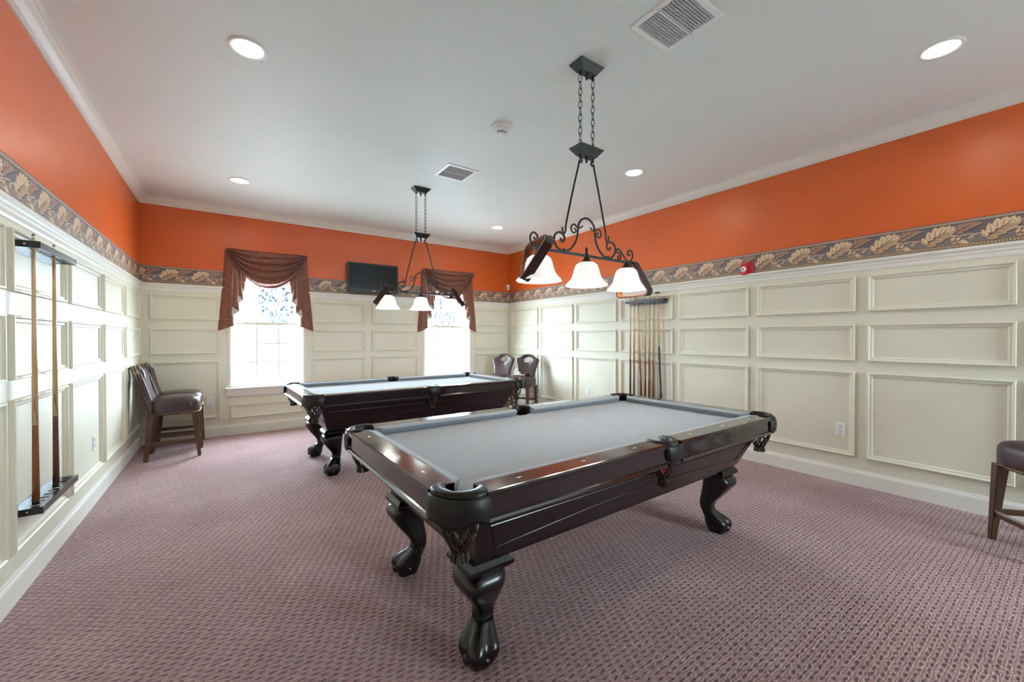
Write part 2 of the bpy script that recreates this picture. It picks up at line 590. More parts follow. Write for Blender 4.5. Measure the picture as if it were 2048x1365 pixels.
for k, (side, (w, f3, a0, a1, hs)) in enumerate(WALLS.items()):
    for s0, s1 in spans(a0, a1, hs):
        mb = MB(); sweep_wall(mb, cap_prof, f3, s0, s1); mb.build('chair_rail', 'white_trim', w)
    mb = MB(); sweep_wall(mb, base_prof, f3, a0, a1)
    struct(mb.build('baseboard_' + side, 'white_trim'))
    mb = MB(); sweep_wall(mb, crown_prof, f3, a0, a1)
    struct(mb.build('trim_%d' % (k + 1), 'white_trim'), 'white crown moulding along the %s wall' % side)

# raised panel mouldings: each a mitred frame
ROWS = [(1.596, 1.918), (1.144, 1.477), (0.262, 1.042)]
mprof = [(0.0, 0.0), (0.0, 0.019), (0.004, 0.0225), (0.011, 0.0225), (0.016, 0.018), (0.019, 0.012), (0.028, 0.011), (0.034, 0.010), (0.037, 0.005), (0.040, 0.004), (0.042, 0.0)]


def moulding(w, f3, a0, a1, z0, z1):
    mb = MB()
    rings = []
    for (sa, sb) in ((0, 0), (1, 0), (1, 1), (0, 1)):
        ring = []
        for inn, out in mprof:
            a = a0 + inn if sa == 0 else a1 - inn
            z = z0 + inn if sb == 0 else z1 - inn
            ring.append(f3(a, z, -(out + WB)))
        rings.append(ring)
    mb.loops(rings, 0, False, False, False, False, True)
    return mb.build('panel_moulding', 'cream', w)


cols = [(6.777 - 0.9335 * k - 0.846, 6.777 - 0.9335 * k) for k in range(11)]
for side in ('left', 'right'):
    w, f3 = WALLS[side][:2]
    for a, b in cols:
        for z0, z1 in ROWS:
            moulding(w, f3, a, b, z0, z1)
bcols = [(-0.816, -0.091), (1.064, 1.841), (1.972, 2.762), (3.935, 4.652)]
for side, bc, ww in (('back', bcols, WINS), ('front', [(-0.80, 0.10), (0.22, 1.12), (1.24, 2.14), (2.26, 3.30)], FWINS)):
    w, f3 = WALLS[side][:2]
    for a, b in bc:
        for z0, z1 in ROWS:
            moulding(w, f3, a, b, z0, z1)
    for a, b in ww:
        moulding(w, f3, a + 0.024, b - 0.024, 0.233, 0.425)

# ------------------------------------------------------------------ printed wallpaper border
TL, TH = 0.327, Z_BORDER - Z_CAP
BM = ['b_ground', 'b_mottle', 'b_light', 'b_mid', 'b_pink', 'b_shadow', 'b_rope', 'b_rope_dark', 'b_top', 'b_vein']
BI = {n: i for i, n in enumerate(BM)}


def lobe(cx, cy, ang, ln, wd, n=9):
    """A pointed leaf lobe as a polygon, tile units of metres."""
    pts = []
    for i in range(n):
        t = i / (n - 1)
        pts.append((t * ln, wd * math.sin(PI * min(1, t * 0.93 + 0.07)) ** 0.8 * (1 - 0.35 * t)))
    for i in range(n - 2, 0, -1):
        t = i / (n - 1)
        pts.append((t * ln, -wd * math.sin(PI * min(1, t * 0.93 + 0.07)) ** 0.8 * (1 - 0.35 * t)))
    c, s = math.cos(ang), math.sin(ang)
    return [(cx + x * c - y * s, cy + x * s + y * c) for x, y in pts]


def border_tile():
    P = []   # (polygon, material, layer)
    W = TL
    P.append(([(0, 0.030), (W, 0.030), (W, 0.085), (0, 0.085)], 'b_mottle', 0.2))
    # plumes sit at fractions of the repeat
    def leaf(x0, y0, x1, y1, bend, sizes, col, lay, dark=True):
        n = len(sizes)
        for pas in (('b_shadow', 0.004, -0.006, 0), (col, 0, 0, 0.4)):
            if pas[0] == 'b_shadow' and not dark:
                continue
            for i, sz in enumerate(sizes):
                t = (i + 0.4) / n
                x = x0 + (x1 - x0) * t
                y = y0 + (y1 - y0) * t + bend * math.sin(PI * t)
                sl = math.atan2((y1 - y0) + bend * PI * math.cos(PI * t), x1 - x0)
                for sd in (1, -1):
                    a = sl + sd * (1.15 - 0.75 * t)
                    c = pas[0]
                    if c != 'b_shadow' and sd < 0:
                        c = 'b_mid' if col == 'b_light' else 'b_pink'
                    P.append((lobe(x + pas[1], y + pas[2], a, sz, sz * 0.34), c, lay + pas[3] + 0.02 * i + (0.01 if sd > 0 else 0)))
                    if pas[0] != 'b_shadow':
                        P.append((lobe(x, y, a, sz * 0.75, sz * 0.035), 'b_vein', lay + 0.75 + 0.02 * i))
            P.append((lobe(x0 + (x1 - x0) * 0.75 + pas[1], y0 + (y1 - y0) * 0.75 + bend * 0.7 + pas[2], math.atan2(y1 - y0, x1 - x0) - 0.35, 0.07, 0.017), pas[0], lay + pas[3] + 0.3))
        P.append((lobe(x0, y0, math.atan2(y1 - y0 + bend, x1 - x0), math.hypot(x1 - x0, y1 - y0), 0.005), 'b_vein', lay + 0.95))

    leaf(0.215, 0.125, 0.320, 0.172, 0.012, [0.045, 0.048, 0.046, 0.040, 0.030], 'b_pink', 1.0)      # folded-over tip
    leaf(0.190, 0.062, 0.255, 0.050, 0.006, [0.038, 0.036, 0.028], 'b_light', 2.2)                   # small lower leaf
    leaf(0.045, 0.050, 0.195, 0.150, 0.022, [0.064, 0.078, 0.084, 0.078, 0.064, 0.048], 'b_light', 3.4)   # the big plume
    for i in range(7):                                                                              # stem
        t = i / 6
        P.append((lobe(0.165 + 0.20 * t * 0.8, 0.098 + 0.006 * math.sin(i * 2.1), 0.05, 0.045, 0.0055), 'b_light' if i % 2 else 'b_mid', 5.0 + 0.02 * i))
    P.append((lobe(0.036, 0.105, -1.2, 0.055, 0.011), 'b_light', 5.3))
    P.append((lobe(0.028, 0.090, -0.9, 0.045, 0.009), 'b_mid', 5.35))
    P.append((lobe(0.290, 0.060, 0.9, 0.045, 0.014), 'b_mid', 5.2))
    return P


TILE = border_tile()


def border(w, f3, s0, s1, rev):
    mb = MB()
    ep = WB * 0 + 0.0012

    def put(poly, mat, lay):
        mb.add([f3(a, Z_CAP + z, -(ep + 0.0001 * lay)) for a, z in poly], [tuple(range(len(poly)))], BI[mat])
    L = s1 - s0
    # paper ground with a real, thin edge
    vs = [f3(a, z, d) for a, z in ((s0, Z_CAP), (s1, Z_CAP), (s1, Z_BORDER), (s0, Z_BORDER)) for d in (0.0, -ep)]
    mb.add(vs, [(1, 3, 5, 7), (0, 1, 7, 6), (0, 2, 3, 1), (2, 4, 5, 3), (4, 6, 7, 5)], BI['b_ground'])
    q = lambda z0, z1, mat, lay: put([(s0, z0), (s1, z0), (s1, z1), (s0, z1)], mat, lay)
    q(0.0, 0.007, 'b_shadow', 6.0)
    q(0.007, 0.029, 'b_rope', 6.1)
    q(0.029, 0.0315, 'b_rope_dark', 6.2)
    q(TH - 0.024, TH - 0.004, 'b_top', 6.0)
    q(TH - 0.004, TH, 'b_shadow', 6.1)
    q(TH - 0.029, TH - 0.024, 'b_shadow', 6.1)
    n = int(L / 0.018)
    for i in range(n):
        a = s0 + 0.004 + i * 0.018
        if a + 0.014 > s1: break
        put([(a, 0.006), (a + 0.005, 0.006), (a + 0.012, 0.026), (a + 0.007, 0.026)], 'b_rope_dark', 6.4)
        put([(a, TH - 0.019), (a + 0.004, TH - 0.019), (a + 0.006, TH - 0.009), (a + 0.002, TH - 0.009)], 'b_rope', 6.4)
    # the repeats, clipped at the strip's ends
    k = 0
    while k * TL < L + TL:
        for poly, mat, lay in TILE:
            pp = []
            for x, z in poly:
                a = (s1 - (k - 0.5) * TL - x) if rev else (s0 + (k - 0.5) * TL + x)
                pp.append((min(max(a, s0), s1), min(max(z, 0.0295), TH - 0.028)))
            if max(p[0] for p in pp) - min(p[0] for p in pp) > 0.002:
                put(pp, mat, lay)
        k += 1
    o = mb.build('wallpaper_border', BM, w, fix=False)
    return o


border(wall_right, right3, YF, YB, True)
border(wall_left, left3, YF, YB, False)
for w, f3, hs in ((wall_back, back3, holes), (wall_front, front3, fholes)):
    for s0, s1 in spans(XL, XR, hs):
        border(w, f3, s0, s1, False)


# ------------------------------------------------------------------ windows
def window(idx, x0, x1, f3, label):
    root = thing('window_%d' % idx, label, None)
    root['kind'] = 'structure'
    z0, z1 = WIN_Z0, WIN_Z1
    fr = 0.028
    # jamb frame: a mitred ring
    def ring_frame(name, a0, a1, b0, b1, wdt, d0, d1, parent, mat='white_trim'):
        mb = MB(); rings = []
        for sa, sb in ((0, 0), (1, 0), (1, 1), (0, 1)):
            r = []
            for inn, d in ((0, d0), (wdt, d0), (wdt, d1), (0, d1)):
                r.append(f3(a0 + inn if sa == 0 else a1 - inn, b0 + inn if sb == 0 else b1 - inn, d))
            rings.append(r)
        mb.loops(rings, 0, False, False, False, True, True)
        return mb.build(name, mat, parent)
    ring_frame('window_frame', x0, x1, z0, z1, fr, -0.012, 0.155, root)
    zm = 1.565
    for nm, b0, b1, d in (('lower_sash', z0 + fr, zm + 0.02, 0.055), ('upper_sash', zm - 0.02, z1 - fr, 0.095)):
        a0, a1 = x0 + fr, x1 - fr
        sash = ring_frame(nm, a0, a1, b0, b1, 0.042, d, d + 0.035, root)
        g0, g1, h0, h1 = a0 + 0.042, a1 - 0.042, b0 + 0.042, b1 - 0.042
        for i in (1, 2):
            mb = MB(); a = g0 + (g1 - g0) * i / 3
            vs = [f3(a + sx * 0.009, z, d + dd) for z in (h0, h1) for sx, dd in ((-1, 0.008), (1, 0.008), (1, 0.026), (-1, 0.026))]
            mb.add(vs, [(0, 1, 5, 4), (1, 2, 6, 5), (2, 3, 7, 6), (3, 0, 4, 7)])
            mb.build('muntin', 'white_trim', sash)
            mb = MB(); z = h0 + (h1 - h0) * i / 3
            vs = [f3(a, z + sz * 0.009, d + dd) for a in (g0, g1) for sz, dd in ((-1, 0.009), (1, 0.009), (1, 0.025), (-1, 0.025))]
            mb.add(vs, [(0, 1, 5, 4), (1, 2, 6, 5), (2, 3, 7, 6), (3, 0, 4, 7)])
            mb.build('muntin', 'white_trim', sash)
        for i in range(3):
            for j in range(3):
                mb = MB()
                pa, pb = g0 + (g1 - g0) * i / 3 + 0.009, g0 + (g1 - g0) * (i + 1) / 3 - 0.009
                qa, qb = h0 + (h1 - h0) * j / 3 + 0.009, h0 + (h1 - h0) * (j + 1) / 3 - 0.009
                mb.add([f3(pa, qa, d + 0.017), f3(pb, qa, d + 0.017), f3(pb, qb, d + 0.017), f3(pa, qb, d + 0.017)], [(0, 1, 2, 3)])
                mb.build('pane', 'glass', sash)
    mb = MB()
    vs = [f3(a, z, d) for a in (x0 - 0.035, x1 + 0.035) for z, d in ((z0 - 0.022, 0.05), (z0 - 0.022, -0.055), (z0 - 0.014, -0.062), (z0 - 0.004, -0.062), (z0 + 0.001, -0.055), (z0 + 0.001, 0.05))]
    mb.add(vs, [(0, 1, 2, 3, 4, 5), (11, 10, 9, 8, 7, 6)] + [(k, (k + 1) % 6, 6 + (k + 1) % 6, 6 + k) for k in range(6)])
    mb.build('window_sill', 'white_trim', root)
    mb = MB()
    ap = [(0.0, z0 - 0.022), (0.040, z0 - 0.022), (0.034, z0 - 0.050), (0.026, z0 - 0.085), (0.020, z0 - 0.118), (0.0, z0 - 0.125)]
    n = len(ap)
    vs = [f3(x0 - 0.02 + o * 0, z, -WB - o) for o, z in ap] + [f3(x1 + 0.02, z, -WB - o) for o, z in ap]
    mb.add(vs, [(k, (k + 1) % n, n + (k + 1) % n, n + k) for k in range(n)] + [tuple(range(n)), tuple(reversed(range(n, 2 * n)))])
    mb.build('window_apron', 'white_trim', root)
    return root


window(1, *WINS[0], back3, 'white sash window beside the corner stools')
window(2, *WINS[1], back3, 'white sash window behind the far hanging lamp')
window(3, *FWINS[0], front3, 'wide white sash window in the wall behind the camera')

# ================================================================== OUTSIDE
g = MB(); g.box(-60, 60, YB + 0.4, 70, -0.6, -0.5)
tag(g.build('paved_ground', 'grass'), 'pale paved ground outside the curtained windows', 'ground', kind='structure')
g = MB(); g.box(-60, 60, -70, YF - 0.4, -0.6, -0.5)
tag(g.build('paved_forecourt', 'grass'), 'pale paved ground outside the plain windows', 'ground', kind='structure')


def tree(label, x, y, h, rx, zc, hz, n, seed):
    rnd = random.Random(seed)
    root = thing('tree', label, 'tree', (x, y, -0.5))
    mb = MB()
    mb.tube(spline([(0, 0, 0), (0.1, 0, h * 0.2), (-0.05, 0.1, h * 0.45), (0.1, 0, h * 0.8)], 3), [0.16 * (1 - 0.085 * i) for i in range(10)], 8)
    for k in range(7):
        a = k * 0.9 + rnd.random()
        z = h * (0.35 + 0.07 * k)
        mb.tube([(0, 0, z), (0.5 * rx * math.cos(a), 0.5 * rx * math.sin(a), z + 0.5), (0.85 * rx * math.cos(a), 0.85 * rx * math.sin(a), z + 0.8)], [0.06, 0.04, 0.015], 5)
    mb.build('trunk', 'bark', root)
    mb = MB()
    for k in range(n):
        while True:
            p = Vector((rnd.uniform(-1, 1), rnd.uniform(-1, 1), rnd.uniform(-1, 1)))
            if 0.35 < p.length < 1 and math.sin(p.x * 7 + seed) * math.sin(p.z * 8) * math.sin(p.y * 6 + 1) > -0.12:
                break
        c = Vector((p.x * rx, p.y * rx, zc + p.z * hz))
        a, b = Vector((rnd.uniform(-1, 1), rnd.uniform(-1, 1), rnd.uniform(-1, 1))).normalized(), Vector((rnd.uniform(-1, 1), rnd.uniform(-1, 1), rnd.uniform(-1, 1)))
        b = (b - a * a.dot(b)).normalized()
        s = rnd.uniform(0.07, 0.15)
        mb.add([c - a * s, c + b * s * 0.45, c + a * s, c - b * s * 0.45], [(0, 1, 2, 3)])
    o = mb.build('foliage', 'leaf', root, fix=False)
    o['kind'] = 'stuff'
    return root


tree('leafy tree seen through the window beside the corner stools', 1.32, 15.0, 4.6, 0.62, 3.45, 1.25, 2200, 3)
tree('leafy tree seen through the window behind the far hanging lamp', 7.30, 15.5, 4.6, 0.70, 3.40, 1.25, 2400, 5)


# ================================================================== CEILING FITTINGS
def downlight(x, y, label):
    t = thing('recessed_light', label, 'ceiling light', (x, y, ZC), 0, 'recessed ceiling lights')
    mb = MB()
    mb.lathe([(0.108, 0.0), (0.106, -0.006), (0.098, -0.009), (0.086, -0.008), (0.082, -0.002), (0.082, 0.0)], 40, cap0=False, cap1=False)
    mb.build('trim_ring', 'white', t)
    mb = MB(); mb.lathe([(0.082, -0.003), (0.06, -0.0045), (0.001, -0.005)], 40, cap0=False, cap1=True)
    mb.build('lens', 'lens', t)
    d = bpy.data.lights.new('recessed_lamp', 'AREA')
    d.shape = 'DISK'; d.size = 0.15; d.energy = 3.2; d.color = (1.0, 0.93, 0.82); d.spread = PI * 0.9
    o = bpy.data.objects.new('recessed_lamp', d); COL.objects.link(o)
    o.parent = t; o.location = (0, 0, -0.012)


downlight(0.112, 3.035, 'round recessed ceiling light, largest one, on the side of the cue pair')
downlight(0.119, 5.631, 'round recessed ceiling light nearest the corner stools and orange wall')
downlight(3.661, 0.565, 'round recessed ceiling light above the cropped stool')
downlight(3.648, 2.898, 'round recessed ceiling light beside the near hanging lamp chains')
downlight(3.629, 5.615, 'smallest round recessed ceiling light near the far corner')


def vent(x0, y0, sz, n, label):
    t = thing('ceiling_vent', label, 'air vent', (x0, y0, ZC), 0, 'ceiling air vents')
    mb = MB(); rings = []
    for sx, sy in ((0, 0), (1, 0), (1, 1), (0, 1)):
        r = []
        for inn, z in ((0.0, 0), (0.0, -0.004), (0.006, -0.010), (0.030, -0.011), (0.036, -0.006), (0.036, 0)):
            r.append((inn if sx == 0 else sz - inn, inn if sy == 0 else sz - inn, z))
        rings.append(r)
    mb.loops(rings, 0, False, False, False, True, True)
    mb.build('frame', 'white', t)
    mb = MB(); mb.box(0.034, sz - 0.034, 0.034, sz - 0.034, -0.0016, -0.0004); mb.build('duct_shadow', 'dark_slot', t)
    a, b = 0.036, sz - 0.036
    for i in range(n):
        y = a + (b - a) * (i + 0.5) / n
        mb = MB()
        w = (b - a) / n * (0.52 if i == n // 2 else 0.36)
        mb.add([(a, y - w, -0.002), (a, y + w * 0.5, -0.0105), (a, y + w * 0.62, -0.0095), (a, y - w * 0.9, -0.0012), (b, y - w, -0.002), (b, y + w * 0.5, -0.0105), (b, y + w * 0.62, -0.0095), (b, y - w * 0.9, -0.0012)],
               [(0, 1, 5, 4), (1, 2, 6, 5), (2, 3, 7, 6), (3, 0, 4, 7), (0, 3, 2, 1), (4, 5, 6, 7)])
        mb.build('slat', 'vent_grey' if i != n // 2 else 'white', t)
    for sx in (0.018, sz - 0.018):
        mb = MB(); mb.lathe([(0.004, -0.0105), (0.004, -0.0125), (0.001, -0.013)], 8, (sx, sz / 2, 0)); mb.build('screw', 'steel', t)


vent(1.920, 1.200, 0.362, 18, 'square white louvred ceiling vent cut by the top of the photo')
vent(1.875, 3.835, 0.362, 18, 'square white louvred ceiling vent between the two hanging lamps')

t = thing('smoke_detector', 'white round smoke detector on the ceiling', 'smoke detector', (1.925, 2.92, ZC))
mb = MB(); mb.lathe([(0.086, 0), (0.086, -0.012), (0.080, -0.022), (0.066, -0.028)], 32); mb.build('base', 'white', t)
mb = MB(); mb.lathe([(0.066, -0.028), (0.060, -0.046), (0.045, -0.052)], 32); mb.build('body', 'white', t)
mb = MB(); mb.lathe([(0.037, -0.052), (0.037, -0.063)], 24); mb.build('sensing_slot', 'dark_slot', t)
for k in range(8):
    a = 2 * PI * k / 8
    mb = MB(); mb.tube([(0.040 * math.cos(a), 0.040 * math.sin(a), -0.050), (0.040 * math.cos(a), 0.040 * math.sin(a), -0.065)], 0.005, 6); mb.build('rib', 'white', t)
mb = MB(); mb.lathe([(0.043, -0.063), (0.043, -0.069), (0.030, -0.074), (0.001, -0.075)], 24); mb.build('cap', 'white', t)


# ================================================================== HANGING LAMPS
def pendant(label, xc, yc, zb, label_group='hanging billiard lamps'):
    t = thing('billiard_lamp', label, 'hanging lamp', (xc, yc, zb), 0, label_group)
    zc = ZC - zb
    zp = 2.615 - zb
    def canopy(name, z, top):
        mb = MB()
        a, b, c = (-0.104, 0.104, -0.058, 0.058), (-0.104, 0.104, -0.058, 0.058), (-0.066, 0.066, -0.028, 0.028)
        mb.frustum(a, z - 0.006, b, z)
        mb.frustum(c, z - 0.052, a, z - 0.006)
        o = mb.build(name, 'iron', t)
        for x in (-0.058, 0.058):
            k = MB(); k.lathe([(0.009, 0), (0.009, -0.022), (0.006, -0.026)], 10, (x, 0, z - 0.052)); k.build('socket_stub', 'iron', o)
        k = MB(); k.lathe([(0.010, 0), (0.010, -0.018), (0.006, -0.022), (0.009, -0.030), (0.004, -0.040), (0.001, -0.042)], 12, (0, 0, z - 0.052)); k.build('finial', 'iron', o)
        return o
    canopy('ceiling_canopy', zc, True)
    canopy('lower_plate', zp, False)
    # two chains, each link its own piece
    link = None
    n = 11
    for x in (-0.058, 0.058):
        z0, z1 = zc - 0.082, zp + 0.002
        for i in range(n):
            zt = z0 + (z1 - z0) * (i + 0.5) / n
            if link is None:
                mb = MB(); hl = abs(z1 - z0) / n * 0.64
                pts = [(0.0115 * math.cos(2 * PI * k / 14), 0, hl * math.sin(2 * PI * k / 14)) for k in range(14)]
                mb.tube(pts, 0.0024, 5, closed=True)
                link = mb.mesh('chain_link', 'iron')
            o = bpy.data.objects.new('chain_link', link); COL.objects.link(o)
            o.parent = t; o.location = (x, 0, zt); o.rotation_euler = (0, 0, (0.35 if i % 2 else 0.35 + PI / 2))
    for s in (-1, 1):
        # rod, hooked at both ends
        pts = spline([(s * 0.050, 0.0, zp - 0.070), (s * 0.042, 0.0, zp - 0.086), (s * 0.052, 0, zp - 0.098), (s * 0.066, 0, zp - 0.090), (s * 0.070, 0, zp - 0.110), (s * 0.120, 0, zp - 0.285), (s * 0.182, 0, 0.190), (s * 0.186, 0, 0.150), (s * 0.196, 0, 0.124), (s * 0.212, 0, 0.132), (s * 0.214, 0, 0.160)], 5)
        mb = MB(); mb.tube(pts, 0.0065, 8); mb.build('hanger_rod', 'iron', t)
        # inner curl
        pts = spline([(s * 0.036, 0, 0.196), (s * 0.050, 0, 0.182), (s * 0.080, 0, 0.178), (s * 0.112, 0, 0.194), (s * 0.136, 0, 0.178), (s * 0.136, 0, 0.150), (s * 0.114, 0, 0.138), (s * 0.097, 0, 0.150), (s * 0.102, 0, 0.166), (s * 0.114, 0, 0.164)], 5)
        N = len(pts)
        mb = MB(); mb.tube(pts, [0.0045 + 0.0015 * math.sin(PI * i / (N - 1)) for i in range(N)], 8); mb.build('curl', 'iron', t)
        # end scroll
        pts = spline([(s * 0.322, 0, 0.040), (s * 0.312, 0, 0.032), (s * 0.314, 0, 0.018), (s * 0.332, 0, 0.016), (s * 0.343, 0, 0.036), (s * 0.330, 0, 0.058), (s * 0.306, 0, 0.058), (s * 0.294, 0, 0.070), (s * 0.306, 0, 0.084), (s * 0.332, 0, 0.080), (s * 0.372, 0, 0.044), (s * 0.410, 0, 0.014), (s * 0.440, 0, 0.010), (s * 0.468, 0, 0.034), (s * 0.472, 0, 0.068), (s * 0.450, 0, 0.092), (s * 0.422, 0, 0.082), (s * 0.418, 0, 0.060), (s * 0.434, 0, 0.052), (s * 0.444, 0, 0.064)], 5)
        mb = MB(); mb.tube(pts, 0.0062, 8); mb.build('end_scroll', 'iron', t)
        mb = MB(); mb.tube([(s * 0.205, 0, 0.0), (s * 0.205, 0, 0.022)], 0.012, 8); mb.build('clamp', 'iron', t)
    half = [(0.0, 0, 0.250), (0.040, 0, 0.238), (0.070, 0, 0.206), (0.078, 0, 0.165), (0.086, 0, 0.115), (0.112, 0, 0.064), (0.155, 0, 0.024), (0.205, 0, 0.010), (0.250, 0, 0.020), (0.278, 0, 0.050), (0.284, 0, 0.084), (0.266, 0, 0.114), (0.234, 0, 0.124), (0.206, 0, 0.112), (0.196, 0, 0.088), (0.208, 0, 0.068), (0.228, 0, 0.072), (0.230, 0, 0.088)]
    full = [(-x, y, z) for x, y, z in reversed(half[1:])] + half
    mb = MB(); mb.tube(spline(full, 5), 0.0072, 8); mb.build('scroll_arch', 'iron', t)
    mb = MB(); mb.box(-0.455, 0.455, -0.0075, 0.0075, -0.0085, 0.0085); mb.build('crossbar', 'iron', t, bevel=0.002)
    mb = MB(); mb.lathe([(0.012, -0.010), (0.015, 0.0), (0.012, 0.014), (0.008, 0.020), (0.0095, 0.034), (0.008, 0.052), (0.001, 0.060)], 12); mb.build('finial', 'iron', t)
    for x in (-0.405, 0.0, 0.405):
        mb = MB(); mb.lathe([(0.017, -0.004), (0.018, -0.014), (0.024, -0.026), (0.036, -0.042), (0.038, -0.046)], 16, (x, 0, 0)); mb.build('shade_holder', 'iron', t)
        mb = MB()
        prof = [(0.024, -0.042), (0.052, -0.046), (0.072, -0.062), (0.082, -0.088), (0.089, -0.118), (0.100, -0.148), (0.118, -0.174), (0.136, -0.192), (0.139, -0.199)]
        inner = [(r - 0.004, z - 0.002) for r, z in reversed(prof)]
        rings = []
        for r, z in prof + inner:
            wav = 0.03 * max(0, (-z - 0.12) / 0.08)
            rings.append([(x + r * (1 + wav * math.cos(12 * a)) * math.cos(a), r * (1 + wav * math.cos(12 * a)) * math.sin(a), z) for a in [2 * PI * k / 48 for k in range(48)]])
        mb.loops(rings, 0, True, False, False)
        sh = mb.build('glass_shade', 'shade', t)
        mb = MB(); mb.lathe([(0.012, -0.05), (0.013, -0.08), (0.024, -0.10), (0.029, -0.125), (0.022, -0.148), (0.001, -0.158)], 16, (x, 0, 0)); mb.build('bulb', 'bulb', sh)
        d = bpy.data.lights.new('pendant_bulb', 'POINT'); d.energy = 1.1; d.color = (1, 0.93, 0.82); d.shadow_soft_size = 0.05
        o = bpy.data.objects.new('pendant_bulb', d); COL.objects.link(o); o.parent = t; o.location = (x, 0, -0.185)
    return t


pendant('black wrought iron three-shade lamp hanging over the nearer pool table', 1.967, 1.950, 1.905)
pendant('black wrought iron three-shade lamp hanging over the farther pool table', 1.925, 4.690, 1.895)


def ball_rack(label, loc, rx, ry, rz, flip=False):
    """A wooden triangle hanging by its top corner; the frame lies in local YZ."""
    o0 = thing('ball_rack', label, 'ball rack', loc, 0, 'wooden ball racks hung on the lamps')
    o0.rotation_euler = (rx, ry, rz)
    S, rr = 0.345, 0.035
    hgt = S * math.sqrt(3) / 2
    V = [(0, 0.0), (S / 2, -hgt), (-S / 2, -hgt)]
    cen = Vector((0, -hgt * 2 / 3))
    if flip:                               # hangs from one side, corner down
        V = [(0, -hgt), (-S / 2, 0.0), (S / 2, 0.0)]
        cen = Vector((0, -hgt / 3))
    path = []
    for k in range(3):
        p, c, n = Vector(V[k - 1]), Vector(V[k]), Vector(V[(k + 1) % 3])
        d0, d1 = (p - c).normalized(), (n - c).normalized()
        cut = rr * math.sqrt(3)
        ctr = c + (d0 + d1).normalized() * 2 * rr
        a0 = c + d0 * cut
        for j in range(7):
            tt = j / 6
            v0 = a0 - ctr; v1 = c + d1 * cut - ctr
            v = (v0 * (1 - tt) + v1 * tt).normalized() * rr
            path.append(ctr + v)
    off = Vector((0, -0.006))
    def band(name, r0, r1, mat, parent):
        mb = MB(); rings = []
        for i, q in enumerate(path):
            tn = (path[(i + 1) % len(path)] - path[i - 1]).normalized()
            nn = Vector((tn.y, -tn.x))
            if nn.dot(q - cen) < 0: nn = -nn
            rings.append([(x, (q + nn * r).x, (q + nn * r).y) for x, r in ((-0.028, r0), (0.028, r0), (0.028, r1), (-0.028, r1))])
        mb.loops(rings, 0, False, False, False, True, True)
        return mb.build(name, mat, parent)
    band('outer_band', 0.0, -0.009, 'rack_wood', o0)
    band('inner_band', -0.0092, -0.0125, 'cue_brown', o0)
    return o0


ball_rack('dark wooden ball rack leaning out on the near lamp beside its first shade', (1.540, 1.910, 1.940), 0, math.radians(24), math.radians(-13), True)
ball_rack('dark wooden ball rack hanging on the near lamp in front of the cue row', (2.440, 1.950, 1.955), 0, math.radians(-3), math.radians(-2))
ball_rack('dark wooden ball rack leaning on the far lamp below the television', (1.530, 4.690, 1.960), 0, math.radians(36), math.radians(-13), True)
ball_rack('dark wooden ball rack leaning on the far lamp in front of the curtain', (2.320, 4.690, 1.965), 0, math.radians(-40), math.radians(-22), True)


# ================================================================== POOL TABLES
HL, HW, ZT = 1.263, 0.680, 0.828     # half length, half width, rail top
ZBED = ZT - 0.048


